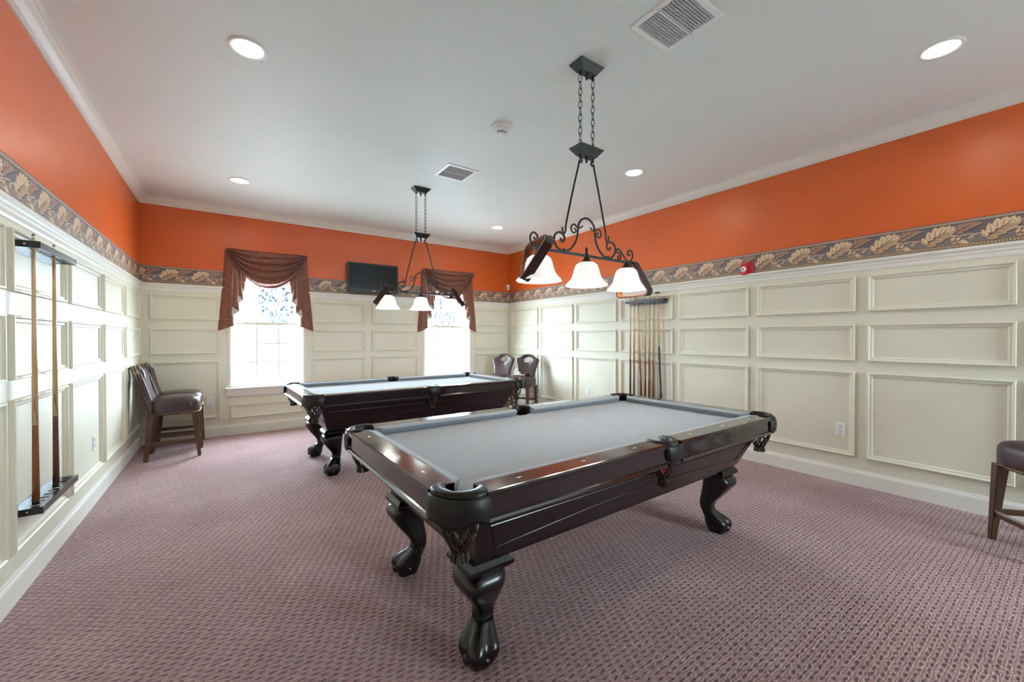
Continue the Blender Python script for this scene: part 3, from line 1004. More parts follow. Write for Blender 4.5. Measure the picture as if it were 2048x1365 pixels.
def pool_table(label, loc, rz):
    t = thing('pool_table', label, 'pool table', loc, rz, 'pool tables')
    CP = 0.150       # rail stops this far from the outer corner
    SP = 0.066       # half gap for a side pocket
    RW = 0.100       # wood width
    # --- bed
    mb = MB()
    a, b = HL - 0.085, HW - 0.085
    c, s2, sd = 0.075, 0.058, 0.045
    poly = [(-a + c, -b), (-s2, -b), (-s2 * 0.7, -b + sd), (s2 * 0.7, -b + sd), (s2, -b), (a - c, -b), (a, -b + c), (a, b - c), (a - c, b), (s2, b), (s2 * 0.7, b - sd), (-s2 * 0.7, b - sd), (-s2, b), (-a + c, b), (-a, b - c), (-a, -b + c)]
    mb.prism(poly, 'z', ZBED - 0.03, ZBED)
    mb.build('cloth_bed', 'felt', t)
    # --- rails; profile (d inward from the outer face, z)
    prof = [(0.0, ZT - 0.105), (-0.010, ZT - 0.110), (-0.012, ZT - 0.102), (-0.006, ZT - 0.093), (0.0, ZT - 0.090), (0.0, ZT - 0.026), (-0.005, ZT - 0.023), (-0.006, ZT - 0.008), (0.0, ZT - 0.0015), (0.006, ZT), (RW, ZT), (RW, ZT - 0.045), (0.030, ZT - 0.045), (0.030, ZT - 0.110)]
    top = [(0.0, 0.0)]
    segs = []
    for sy in (-1, 1):
        segs.append(('x', -HL + CP, -SP, sy)); segs.append(('x', SP, HL - CP, sy))
    for sx in (-1, 1):
        segs.append(('y', -HW + CP, HW - CP, sx))
    for ax, p0, p1, sg in segs:
        mb = MB(); n = len(prof)
        if ax == 'x':
            f = lambda p, d, z: (p, sg * (HW - d), z)
        else:
            f = lambda p, d, z: (sg * (HL - d), p, z)
        vs = [f(p0, d, z) for d, z in prof] + [f(p1, d, z) for d, z in prof]
        mb.add(vs, [(k, (k + 1) % n, n + (k + 1) % n, n + k) for k in range(n)] + [tuple(range(n)), tuple(reversed(range(n, 2 * n)))])
        rail = mb.build('rail', 'rail_wood' if ax == 'x' else 'rail_wood_y', t)
        # sights, three to a segment
        for i in (1, 2, 3):
            pc = p0 + (p1 - p0) * (i - 0.5 + (0.0)) / 3
            mb = MB()
            dd = 0.055
            q = [(-0.016, 0), (0, -0.006), (0.016, 0), (0, 0.006)]
            pts = [f(pc + u, dd + w, ZT + 0.0002) for u, w in q] + [f(pc + u * 0.8, dd + w * 0.8, ZT + 0.0012) for u, w in q]
            mb.add(pts, [(4, 5, 6, 7), (0, 1, 5, 4), (1, 2, 6, 5), (2, 3, 7, 6), (3, 0, 4, 7)])
            mb.build('sight', 'sight', rail)
        # cushion with mitred ends
        cprof = [(RW, ZT - 0.001), (RW + 0.012, ZT), (RW + 0.042, ZT - 0.006), (RW + 0.050, ZT - 0.012), (RW + 0.046, ZT - 0.018), (RW + 0.018, ZBED + 0.001), (RW, ZBED + 0.001)]
        e0 = 1.0 if (ax == 'y' or p0 < -SP - 0.2) else 0.35
        e1 = 1.0 if (ax == 'y' or p1 > SP + 0.2) else 0.35
        ex0 = 0.030 if e0 == 1.0 else 0.0
        ex1 = 0.030 if e1 == 1.0 else 0.0
        mb = MB(); n = len(cprof)
        vs = [f(p0 + ex0 * 0 + (d - RW) * e0 * 1.0, d, z) for d, z in cprof] + [f(p1 - (d - RW) * e1 * 1.0, d, z) for d, z in cprof]
        mb.add(vs, [(k, (k + 1) % n, n + (k + 1) % n, n + k) for k in range(n)] + [tuple(range(n)), tuple(reversed(range(n, 2 * n)))])
        mb.build('cushion', 'felt', t)

    # --- pockets
    def net(parent, cx, cy, z0, z1, r0, tail):
        mb = MB()
        K, S = 9, 9
        rad = lambda q: r0 * (1.0 + 0.10 * math.sin(PI * min(1, q * 1.3))) * (1 - 0.58 * q ** 2.2)
        for sg in (1, -1):
            for k in range(K):
                pts = []
                for i in range(S + 1):
                    q = i / S
                    a = 2 * PI * k / K + sg * q * 2 * PI * 2.0 / K * 1.0
                    pts.append((cx + rad(q) * math.cos(a), cy + rad(q) * math.sin(a), z0 + (z1 - z0) * q))
                mb.tube(pts, 0.0044, 4, smooth=False)
        rl = rad(1)
        for zz, r in ((z0, r0), (z1, rl)):
            mb.tube([(cx + r * math.cos(2 * PI * k / 16), cy + r * math.sin(2 * PI * k / 16), zz) for k in range(16)], 0.005, 5, closed=True)
        for k in range(11):
            a = 2 * PI * k / 11
            mb.tube([(cx + rl * math.cos(a), cy + rl * math.sin(a), z1), (cx + rl * 1.18 * math.cos(a), cy + rl * 1.18 * math.sin(a), z1 - tail)], [0.0062, 0.0075], 5, smooth=False)
        return mb.build('pocket_net', 'net', parent)

    for sx in (-1, 1):
        for sy in (-1, 1):
            C = lambda u, v, z: (sx * (HL - u), sy * (HW - v), z)
            # leather shield: quarter-round flap with a wavy foot
            plan = spline([(0.000, 0.158), (-0.006, 0.140), (-0.009, 0.108), (0.000, 0.066), (0.026, 0.026), (0.066, 0.000), (0.108, -0.009), (0.140, -0.006), (0.158, 0.000)], 4)
            N = len(plan)
            mb = MB()
            outer_r, inner_r = [], []
            rows = [0.0, 0.1, 0.25, 0.45, 0.65, 0.85, 1.0]
            grid_o, grid_i = [], []
            for i, q in enumerate(plan):
                s = i / (N - 1)
                zb = 0.740 - 0.022 * math.exp(-((s - 0.5) / 0.13) ** 2) - 0.018 * math.exp(-((s - 0.14) / 0.09) ** 2) - 0.018 * math.exp(-((s - 0.86) / 0.09) ** 2)
                if s < 0.06 or s > 0.94: zb += 0.012
                nd = (Vector((0.13, 0.13)) - q).normalized()
                co, ci = [], []
                for w in rows:
                    z = ZT - 0.010 + (zb - ZT + 0.010) * w
                    bl = 0.010 * math.sin(PI * w) + 0.008 * (w > 0.8) * (w - 0.8) / 0.2
                    p = q - nd * bl
                    co.append(C(p.x, p.y, z)); pi_ = p + nd * 0.007
                    ci.append(C(pi_.x, pi_.y, z))
                grid_o.append(co); grid_i.append(ci)
            nr = len(rows)
            rings = [co + list(reversed(ci)) for co, ci in zip(grid_o, grid_i)]
            mb.loops(rings, 0, True)
            pk = mb.build('corner_pocket', 'pocket_leather', t)
            # rim: thick rolled leather collar
            rp = spline([(0.004, 0.154), (0.000, 0.140), (-0.003, 0.110), (0.010, 0.068), (0.034, 0.034), (0.068, 0.010), (0.110, -0.003), (0.140, 0.000), (0.154, 0.004)], 4)
            inn = spline([(0.074, 0.158), (0.058, 0.140), (0.046, 0.114), (0.047, 0.088), (0.058, 0.058), (0.088, 0.047), (0.114, 0.046), (0.140, 0.058), (0.158, 0.074)], 4)
            mb = MB(); rings = []
            for q, w in zip(rp, inn):
                m1 = q.lerp(w, 0.5)
                rings.append([C(q.x, q.y, ZT -0.018), C(q.x, q.y, ZT -0.002), C(q.lerp(w, 0.12).x, q.lerp(w, 0.12).y, ZT +0.006), C(m1.x, m1.y, ZT +0.009), C(q.lerp(w, 0.9).x, q.lerp(w, 0.9).y, ZT +0.005), C(w.x, w.y, ZT -0.003), C(w.x, w.y, ZT -0.092), C(q.lerp(w, 0.85).x, q.lerp(w, 0.85).y, ZT -0.092)])
            mb.loops(rings, 0, True)
            mb.build('pocket_rim', 'pocket_leather', pk)
            cx, cy, _ = C(0.090, 0.090, 0)
            net(pk, cx, cy, 0.735, 0.605, 0.060, 0.032)
    for sy in (-1, 1):
        C = lambda u, v, z: (u, sy * (HW - v), z)
        plan = spline([(-0.078, 0.012), (-0.074, -0.004), (-0.055, -0.016), (0, -0.022), (0.055, -0.016), (0.074, -0.004), (0.078, 0.012)], 4)
        mb = MB(); rings = []
        for q in plan:
            co, ci = [], []
            for w in (0, 0.15, 0.4, 0.7, 0.9, 1.0):
                z = 0.820 + (0.738 + 0.010 * (abs(q.x) / 0.078) ** 2 - 0.820) * w
                bl = 0.006 * math.sin(PI * w)
                sc_ = 1 - 0.16 * w
                co.append(C(q.x * sc_, q.y - bl, z)); ci.append(C(q.x * sc_, q.y - bl + 0.008, z))
            rings.append(co + list(reversed(ci)))
        mb.loops(rings, 0, True)
        pk = mb.build('side_pocket', 'pocket_leather', t)
        mb = MB(); rings = []
        for i in range(17):
            a = PI * i / 16
            q = (0.076 * math.cos(a), 0.072 - 0.088 * math.sin(a)); w = (0.056 * math.cos(a), 0.085 - 0.058 * math.sin(a))
            if i in (0, 16): q = (q[0], 0.105); w = (w[0], 0.112)
            l = lambda k: (q[0] + (w[0] - q[0]) * k, q[1] + (w[1] - q[1]) * k)
            rings.append([C(*q, ZT -0.020), C(*q, ZT -0.002), C(*l(0.15), ZT +0.006), C(*l(0.5), ZT +0.009), C(*l(0.9), ZT +0.004), C(*w, ZT -0.005), C(*w, ZT -0.090), C(*l(0.85), ZT -0.090)])
        mb.loops(rings, 0, True)
        mb.build('pocket_rim', 'pocket_leather', pk)
        cx, cy, _ = C(0, 0.060, 0)
        net(pk, cx, cy, 0.745, 0.628, 0.048, 0.036)

    # --- cabinet: tapered box with sunk panels
    mb = MB()
    z1, z0 = 0.722, 0.455
    # inset from the rails' outer face on the ends (dx) and on the long sides (dy)
    seq = [(0.140, 0.070, z1), (0.140, 0.070, 0.705), (0.146, 0.080, 0.698), (0.208, 0.182, 0.484), (0.216, 0.192, 0.478), (0.220, 0.200, z0)]
    rings = [[(-HL + dx, -HW + dy, z), (HL - dx, -HW + dy, z), (HL - dx, HW - dy, z), (-HL + dx, HW - dy, z)] for dx, dy, z in seq]
    mb.loops(rings, 0, False)
    cab = mb.build('cabinet', 'espresso', t)
    # raised panel beading on the four sloping sides
    def on_side(k, s, q):     # s along (-1..1), q 0 top..1 bottom
        z = 0.698 - 0.214 * q
        hx, hy = HL - 0.146 - 0.062 * q, HW - 0.080 - 0.102 * q
        off = 0.001
        return {0: (s * hx, -hy - off, z), 1: (s * hx, hy + off, z), 2: (-hx - off, s * hy, z), 3: (hx + off, s * hy, z)}[k]
    for k in range(4):
        e = 0.045 if k < 2 else 0.085
        m0 = 0.94
        pts = [on_side(k, -m0, 0.22), on_side(k, m0, 0.22), on_side(k, m0 - e * 0.6, 0.80)] + [on_side(k, (m0 - e * 0.6) * (1 - 2 * i / 12), 0.80 - 0.22 * math.sin(PI * i / 12)) for i in range(1, 12)] + [on_side(k, -m0 + e * 0.6, 0.80)]
        mb = MB(); mb.tube(pts, 0.0030, 5, closed=True, smooth=False); mb.build('panel_bead', 'espresso', cab)
    # --- legs
    for sx in (-1, 1):
        for sy in (-1, 1):
            lx, ly = sx * (HL - 0.305), sy * (HW - 0.300)
            S = lambda d: (lx + sx * d, ly + sy * d)
            mb = MB()
            # cabriole shaft: square section with rounded corners, the axis swings along the diagonal
            key = [(0.405, 0.010, 0.083), (0.385, 0.024, 0.090), (0.350, 0.030, 0.090), (0.310, 0.018, 0.079), (0.265, 0.000, 0.064), (0.225, -0.018, 0.050), (0.190, -0.027, 0.041), (0.160, -0.025, 0.039), (0.140, -0.016, 0.040), (0.120, -0.004, 0.040)]
            key = spline([Vector(k) for k in key], 3)
            def ring(z, d, s, ridge=0.0, n=32):
                cx, cy = S(d); out = []
                for k in range(n):
                    a = 2 * PI * k / n
                    ca, sa = math.cos(a), math.sin(a)
                    r = s / (abs(ca) ** 5 + abs(sa) ** 5) ** 0.2
                    r *= 1 + ridge * (math.cos(4 * a + PI) * 0.5 - 0.25 * math.cos(8 * a))
                    out.append((cx + r * ca, cy + r * sa, z))
                return out
            mb.loops([ring(k[0], k[1], k[2]) for k in key], 0, True)
            leg = mb.build('leg', 'leg_wood', t)
            mb = MB()
            foot = [(0.158, -0.0245, 0.0385, 0.00), (0.140, -0.014, 0.044, 0.04), (0.122, -0.002, 0.051, 0.10), (0.102, 0.012, 0.059, 0.16), (0.082, 0.022, 0.067, 0.18), (0.060, 0.026, 0.069, 0.16), (0.038, 0.026, 0.064, 0.12), (0.014, 0.024, 0.054, 0.08), (0.0, 0.023, 0.047, 0.05)]
            mb.loops([ring(z, d, s, r) for z, d, s, r in foot], 0, True)
            mb.build('claw_foot', 'leg_wood', leg)
            mb = MB()
            fx, fy = S(0.029)
            for k in range(4):
                a = PI / 2 * k
                mb.sphere((fx + 0.047 * math.cos(a), fy + 0.047 * math.sin(a), 0.040), 0.027, 10, 8, 0, (1, 1, 0.95))
            mb.build('ball', 'leg_wood', leg)
            mb = MB()
            cx, cy = S(0.010)
            hb = 0.104
            mb.frustum((cx - hb * 0.86, cx + hb * 0.86, cy - hb * 0.86, cy + hb * 0.86), 0.404, (cx - hb, cx + hb, cy - hb, cy + hb), 0.420)
            mb.frustum((cx - hb, cx + hb, cy - hb, cy + hb), 0.420, (cx - hb, cx + hb, cy - hb, cy + hb), 0.436)
            mb.frustum((cx - hb, cx + hb, cy - hb, cy + hb), 0.436, (cx - hb * 0.84, cx + hb * 0.84, cy - hb * 0.84, cy + hb * 0.84), 0.457)
            mb.build('leg_cap', 'leg_wood', leg)
    return t


T1 = (1.832, 1.896, 0)
T2 = (1.812, 4.765, 0)
table = pool_table('grey-clothed dark wooden pool table with claw feet, the nearer and larger one', T1, 0.0194)
table2 = dup(table, 'grey-clothed dark wooden pool table with claw feet, farther one by the windows', T2, 0.0300)
mb = MB(); mb.sphere((0, 0, 0), 0.0285, 20, 14)
o = mb.build('pool_ball', 'red_ball'); o.location = (T1[0] + 0.016, T1[1] - HW + 0.060, 0.672)
tag(o, 'glossy red ball lying in the side net of the nearer pool table', 'ball')


# ================================================================== STOOLS
def stool(label, loc, rz):
    t = thing('bar_stool', label, 'stool', loc, rz, 'oxblood leather stools')
    hw = 0.225
    # seat cushion: domed rounded block
    mb = MB(); rings = []
    def rr(s, z, x0, x1, w):
        out = []
        cx, hx = (x0 + x1) / 2, (x1 - x0) / 2
        for k in range(36):
            a = 2 * PI * k / 36
            ca, sa = math.cos(a), math.sin(a)
            r = 1 / (abs(ca) ** 6 + abs(sa) ** 6) ** (1 / 6)
            px, py = cx + hx * s * r * ca, w * s * r * sa
            out.append((px, py, z + 0.022 * (1 - ((px - cx) / hx) ** 2) * (1 - (py / w) ** 2) * (z > 0.62)))
        return out
    for s, z in ((0.97, 0.508), (0.995, 0.520), (1.0, 0.560), (1.0, 0.610), (0.985, 0.640), (0.94, 0.660), (0.84, 0.670), (0.6, 0.676), (0.3, 0.678)):
        rings.append(rr(s, z, 0.040, 0.470, hw))
    mb.loops(rings, 0, True)
    seat = mb.build('seat', 'leather', t)
    mb = MB()
    ring = rr(1.0, 0.515, 0.038, 0.472, hw + 0.002)
    P = [Vector(p) for p in ring] + [Vector(ring[0])]
    for i in range(len(P) - 1):
        n = max(1, int((P[i + 1] - P[i]).length / 0.013))
        for j in range(n):
            q = P[i].lerp(P[i + 1], j / n)
            mb.sphere(q, 0.0048, 6, 4)
    mb.build('nailhead_trim', 'brass', seat)
    # shaped back with an oval hand hole
    ss = [(0.0, 0.0), (0.100, 0.0), (0.172, 0.0), (0.174, 0.04), (0.170, 0.12), (0.165, 0.20), (0.170, 0.27), (0.186, 0.34), (0.204, 0.40), (0.216, 0.445), (0.216, 0.475), (0.204, 0.495), (0.170, 0.505), (0.140, 0.520), (0.105, 0.548), (0.060, 0.568), (0.0, 0.575)]
    out2 = spline([Vector(p) for p in ss[2:]], 3)
    right_side = [Vector((0.0, 0.0)), Vector((0.06, 0.0)), Vector((0.12, 0.0))] + out2
    outline = right_side + [Vector((-p.x, p.y)) for p in reversed(right_side[1:-1])]
    hc, hrx, hry = Vector((0, 0.468)), 0.083, 0.060
    lean = math.radians(16.5)
    TH2 = 0.036
    def place(p, d):
        """p = (across, up the back), d = thickness offset along the front normal."""
        cv = 0.035 * (p.x / 0.2) ** 2           # wraps forward a little at the sides
        x = 0.018 - math.sin(lean) * p.y + math.cos(lean) * (d + cv * 0.6 + TH2)
        z = 0.500 + math.cos(lean) * p.y + math.sin(lean) * d
        return (x, p.x, z)
    N = len(outline)
    def ringset(front):
        rs = []
        for f in (0.0, 0.06, 0.25, 0.55, 0.85, 0.96, 1.0):
            ring = []
            for p in outline:
                dirv = (p - hc)
                a = math.atan2(dirv.y / hry, dirv.x / hrx)
                h = hc + Vector((hrx * math.cos(a), hry * math.sin(a)))
                q = h.lerp(p, f)
                puff = {0.0: 0.55, 0.06: 0.92, 0.25: 1.0, 0.55: 1.08, 0.85: 1.0, 0.96: 0.9, 1.0: 0.5}[f]
                ring.append(place(q, front * TH2 * puff))
            rs.append(ring)
        return rs
    fr, bk = ringset(1), ringset(-1)
    mb = MB()
    mb.loops(fr + list(reversed(bk)), 0, True, False, False, True, True)
    back = mb.build('backrest', 'leather', t)
    mb = MB()
    mb.tube([place(hc + Vector(((hrx + 0.002) * math.cos(2 * PI * k / 28), (hry + 0.002) * math.sin(2 * PI * k / 28))), TH2 * 0.75) for k in range(28)], 0.0055, 6, closed=True)
    mb.build('hole_piping', 'leather', back)
    mb = MB()
    for i in range(N):
        p, q = outline[i], outline[(i + 1) % N]
        if p.y < 0.01 and q.y < 0.01: continue
        n = max(1, int((q - p).length / 0.013))
        for j in range(n):
            w = p.lerp(q, j / n)
            for d in (0.32, -0.45):
                mb.sphere(place(w * 1.0 + (w - hc).normalized() * 0.001, TH2 * d), 0.0042, 5, 4)
    mb.build('nailhead_trim', 'brass', back)
    # legs
    for sy in (-1, 1):
        mb = MB()
        y = sy * 0.190; yb = sy * 0.198
        mb.frustum((0.452, 0.482, yb - 0.016, yb + 0.016), 0.0, (0.396, 0.462, y - 0.026, y + 0.026), 0.515)
        mb.build('front_leg', 'stool_wood', t, bevel=0.003)
        mb = MB()
        mb.frustum((-0.020, 0.018, yb - 0.016, yb + 0.016), 0.0, (0.014, 0.074, y - 0.026, y + 0.026), 0.515)
        mb.build('rear_leg', 'stool_wood', t, bevel=0.003)
        mb = MB()
        mb.box(0.030, 0.440, sy * 0.195 - 0.011, sy * 0.195 + 0.011, 0.172, 0.208)
        mb.build('side_stretcher', 'stool_wood_x', t, bevel=0.002)
    mb = MB(); mb.box(0.436, 0.462, -0.186, 0.186, 0.155, 0.186); fs = mb.build('front_stretcher', 'stool_wood_x', t, bevel=0.002)
    mb = MB(); mb.box(0.432, 0.465, -0.180, 0.180, 0.186, 0.189); mb.build('foot_plate', 'steel', fs)
    mb = MB(); mb.box(0.008, 0.030, -0.186, 0.186, 0.240, 0.272); mb.build('rear_stretcher', 'stool_wood_x', t, bevel=0.002)
    mb = MB(); mb.box(0.06, 0.44, -0.185, 0.185, 0.490, 0.512); mb.build('seat_frame', 'stool_wood_x', t)
    return t


s1 = stool('oxblood leather stool facing the pool table, first of the pair by the corner outlet', (-0.742, 6.115, 0), 0)
dup(s1, 'oxblood leather stool in the corner, half hidden behind its twin by the outlet', (-0.742, 6.610, 0), 0.0)
fa = math.atan2(-0.52, -0.85)
dup(s1, 'oxblood leather stool in the far corner with nothing on its seat', (4.275, 6.440, 0), fa)
stool_b = dup(s1, 'oxblood leather stool in the far corner holding white tissue and a black case', (4.440, 5.905, 0), fa)
dup(s1, 'oxblood leather stool against the alarm wall, cropped by the photo edge', (4.379, -0.089, 0), math.atan2(0.75, -0.66))

# things left on the seat of the tissue stool
ct, st = math.cos(fa), math.sin(fa)
on_seat = lambda u, v, z: (4.440 + u * ct - v * st, 5.905 + u * st + v * ct, z)
rnd = random.Random(4)
mb = MB(); rings = []
for i, (r, z) in enumerate([(0.052, 0.0), (0.062, 0.012), (0.050, 0.035), (0.034, 0.062), (0.022, 0.090), (0.010, 0.118), (0.002, 0.130)]):
    rings.append([(r * (1 + 0.45 * rnd.uniform(-1, 1)) * math.cos(2 * PI * k / 11) + 0.012 * math.sin(i), r * (1 + 0.45 * rnd.uniform(-1, 1)) * math.sin(2 * PI * k / 11), z) for k in range(11)])
mb.loops(rings, 0, False)
o = mb.build('crumpled_tissue', 'paper'); o.location = on_seat(0.27, -0.075, 0.6985)
tag(o, 'crumpled white tissue standing on a leather stool seat', 'tissue')
mb = MB(); mb.box(-0.055, 0.055, -0.04, 0.04, 0, 0.006); mb.box(-0.045, 0.050, -0.036, 0.034, 0.006, 0.012)
o = mb.build('folded_leaflet', 'pale_blue'); o.location = on_seat(0.27, 0.035, 0.7005); o.rotation_euler = (0, 0, fa + 0.3)
tag(o, 'pale blue folded leaflet lying between the tissue and the black case', 'leaflet')
t = thing('zip_case', 'small black case on a leather stool seat beside white tissue', 'case', on_seat(0.26, 0.135, 0.6975), fa + 0.15)
mb = MB(); mb.box(-0.060, 0.060, -0.042, 0.042, 0, 0.038); mb.build('body', 'black', t, bevel=0.010)
mb = MB(); mb.tube([(-0.062, -0.044, 0.021), (0.062, -0.044, 0.021), (0.062, 0.044, 0.021), (-0.062, 0.044, 0.021)], 0.0025, 5, closed=True); mb.build('zip', 'black_metal', t)


# ================================================================== CUE RACKS AND CUES
def cue_rack(label, side, y0, y1):
    """Black metal wall rack: an upper slotted bracket and a lower drilled tray."""
    sg = 1 if side == 'left' else -1
    xw = XL + WB if side == 'left' else XR - WB
    t = thing('cue_rack', label, 'cue rack', (xw, (y0 + y1) / 2, 0), 0, 'wall cue racks')
    hl = (y1 - y0) / 2
    dep = 0.092
    for nm, z, flip in (('upper_bracket', 1.838, 1), ('lower_tray', 0.452, -1)):
        # shelf plate with a row of round holes
        nh = 9
        bm_v = MB()
        pitch = (2 * hl - 0.05) / nh
        ys = [-hl + 0.025 + pitch * (i + 0.5) for i in range(nh)]
        hr = 0.0185
        th = 0.004
        for zz in (z, z + th):
            for i, yc in enumerate(ys):
                a0, a1 = yc - pitch / 2, yc + pitch / 2
                if i == 0: a0 = -hl
                if i == nh - 1: a1 = hl
                n = 16
                inner, outer = [], []
                for k in range(n):
                    a = 2 * PI * k / n + PI / 4
                    ca, sa = math.cos(a), math.sin(a)
                    inner.append((sg * (0.052 + hr * ca), yc + hr * sa, zz))
                    m_ = max(abs(ca), abs(sa))
                    ox, oy = ca / m_, sa / m_
                    outer.append((sg * (0.052 + (ox * (dep - 0.052) if ox > 0 else ox * 0.052)), (yc + (a1 - yc) * oy if oy > 0 else yc + (yc - a0) * oy), zz))
                bm_v.loops([inner, outer], 0, False, False, False)
        shelf = bm_v
        for yc in ys:
            n = 16
            shelf.loops([[(sg * (0.052 + hr * math.cos(2 * PI * k / n + PI / 4)), yc + hr * math.sin(2 * PI * k / n + PI / 4), q) for k in range(n)] for q in (z, z + th)], 0, False, False, False)
        xs = sorted((sg * (dep - 0.002), sg * dep))
        if flip > 0:
            shelf.box(xs[0], xs[1], -hl, hl, z - 0.002, z + 0.032)
        else:
            shelf.box(xs[0], xs[1], -hl, hl, z - 0.030, z + 0.005)
        pl = shelf.build(nm, 'black_metal', t)
        for e in (-1, 1):
            mb = MB()
            zz = (z - 0.002, z + 0.034) if flip > 0 else (z - 0.032, z + 0.005)
            xs2 = sorted((0.0, sg * (dep + 0.001)))
            yy = sorted((e * hl, e * (hl + 0.003)))
            mb.box(xs2[0], xs2[1], yy[0], yy[1], *zz)
            mb.build('end_plate', 'black_metal', pl)
            mb = MB(); mb.sphere((sg * 0.035, e * (hl + 0.003), sum(zz) / 2), 0.005, 8, 6); mb.build('rivet', 'steel', pl)
        xs3 = sorted((0.0, sg * 0.003))
        mb = MB(); mb.box(xs3[0], xs3[1], -hl, hl, z - 0.03, z + 0.03); mb.build('back_plate', 'black_metal', pl)
    return t


def cue(label, foot, tip, butt_mat, butt_len, splice=True, group='pool cues'):
    f, p = Vector(foot), Vector(tip)
    L = (p - f).length
    root = thing('pool_cue', label, 'pool cue', foot, 0, group)
    root.rotation_mode = 'QUATERNION'
    root.rotation_quaternion = Vector((0, 0, 1)).rotation_difference((p - f).normalized())
    R = lambda z: 0.0152 - (0.0152 - 0.0066) * (z / L)
    mb = MB(); mb.lathe([(R(0) * 0.86, 0), (R(0), 0.006), (R(0.022), 0.022)], 16); mb.build('bumper', 'black', root)
    mb = MB(); n = 14
    if splice:
        # forward splice: the butt runs up the shaft in points
        rings = []
        for q in (0, 0.5, 1):
            rings.append([(R(0.022 + q * (butt_len - 0.022)) * math.cos(2 * PI * k / 24), R(0.022 + q * (butt_len - 0.022)) * math.sin(2 * PI * k / 24), 0.022 + q * (butt_len - 0.022 - 0.12)) for k in range(24)])
        last = []
        for k in range(24):
            ph = (k % 6) / 6.0
            pt = 0.13 * abs(1 - 2 * ph)
            z = butt_len - 0.11 + pt
            last.append((R(z) * 1.004 * math.cos(2 * PI * k / 24), R(z) * 1.004 * math.sin(2 * PI * k / 24), z))
        mb.loops(rings + [last], 0, True)
        mb.build('butt', butt_mat, root)
        s0 = butt_len - 0.13
    else:
        mb.lathe([(R(0.022), 0.022), (R(butt_len), butt_len)], 16); mb.build('butt', butt_mat, root)
        s0 = butt_len
    mb = MB(); mb.lathe([(R(s0) * 0.992, s0), (R((s0 + L) / 2), (s0 + L) / 2), (R(L - 0.030), L - 0.030)], 16); mb.build('shaft', 'maple', root)
    mb = MB(); mb.lathe([(R(L), L - 0.030), (R(L), L - 0.009)], 12); mb.build('ferrule', 'ferrule', root)
    mb = MB(); mb.lathe([(R(L), L - 0.009), (R(L), L - 0.003), (0.003, L)], 12); mb.build('tip', 'tip', root)
    return root


cue_rack('black metal cue rack holding two cues beside the cropped wall panel', 'left', 3.215, 3.830)
cue_rack('black metal cue rack holding a full row of cues on the alarm wall', 'right', 3.215, 3.830)
xl = XL + WB + 0.052
xr = XR - WB - 0.052
cue('red-brown butted pool cue, the nearer of the pair on the two-cue rack', (xl, 3.2715, 0.458), (xl, 3.2715, 1.918), 'cue_brown', 0.56)
cue('dark brown butted pool cue, the farther of the pair on the two-cue rack', (xl, 3.585, 0.458), (xl, 3.585, 1.918), 'cue_dark', 0.56)
row = [('pool cue at the far end of the full rack', 3.774, 3.774, 'cue_dark', 0.60),
       ('second pool cue from the far end of the full rack', 3.711, 3.711, 'cue_brown', 0.62),
       ('pool cue leaning aslant in the full rack, third from its far end', 3.585, 3.6545, 'cue_brown', 0.60),
       ('pool cue just after the slanting one in the full rack', 3.5225, 3.5225, 'cue_brown', 0.58),
       ('fifth pool cue from the far end of the full rack', 3.460, 3.460, 'cue_brown', 0.60),
       ('brown pool cue next to the black bridge stick in the full rack', 3.397, 3.397, 'cue_brown', 0.60)]
for lb, ya, yb, mt, bl in row:
    cue(lb, (xr, ya, 0.458), (xr, yb, 1.955), mt, bl, False)
# bridge stick
f, p = Vector((xr, 3.2715, 0.458)), Vector((xr, 3.338, 1.955))
root = thing('bridge_stick', 'bridge stick with a black handle and crosspiece, in the full cue rack', 'bridge stick', f)
root.rotation_mode = 'QUATERNION'
root.rotation_quaternion = Vector((0, 0, 1)).rotation_difference((p - f).normalized())
mb = MB(); mb.lathe([(0.013, 0), (0.0155, 0.01), (0.0105, 0.78)], 16); mb.build('handle', 'bridge_black', root)
mb = MB(); mb.lathe([(0.0095, 0.78), (0.0065, 1.49)], 12); mb.build('shaft', 'maple', root)
mb = MB()
prof = [(-0.034, 1.485), (0.034, 1.485), (0.038, 1.505), (0.027, 1.500), (0.020, 1.512), (0.010, 1.502), (0.0, 1.514), (-0.010, 1.502), (-0.020, 1.512), (-0.027, 1.500), (-0.038, 1.505)]
mb.prism(prof, 'x', -0.004, 0.004); mb.build('bridge_head', 'black_metal', root)


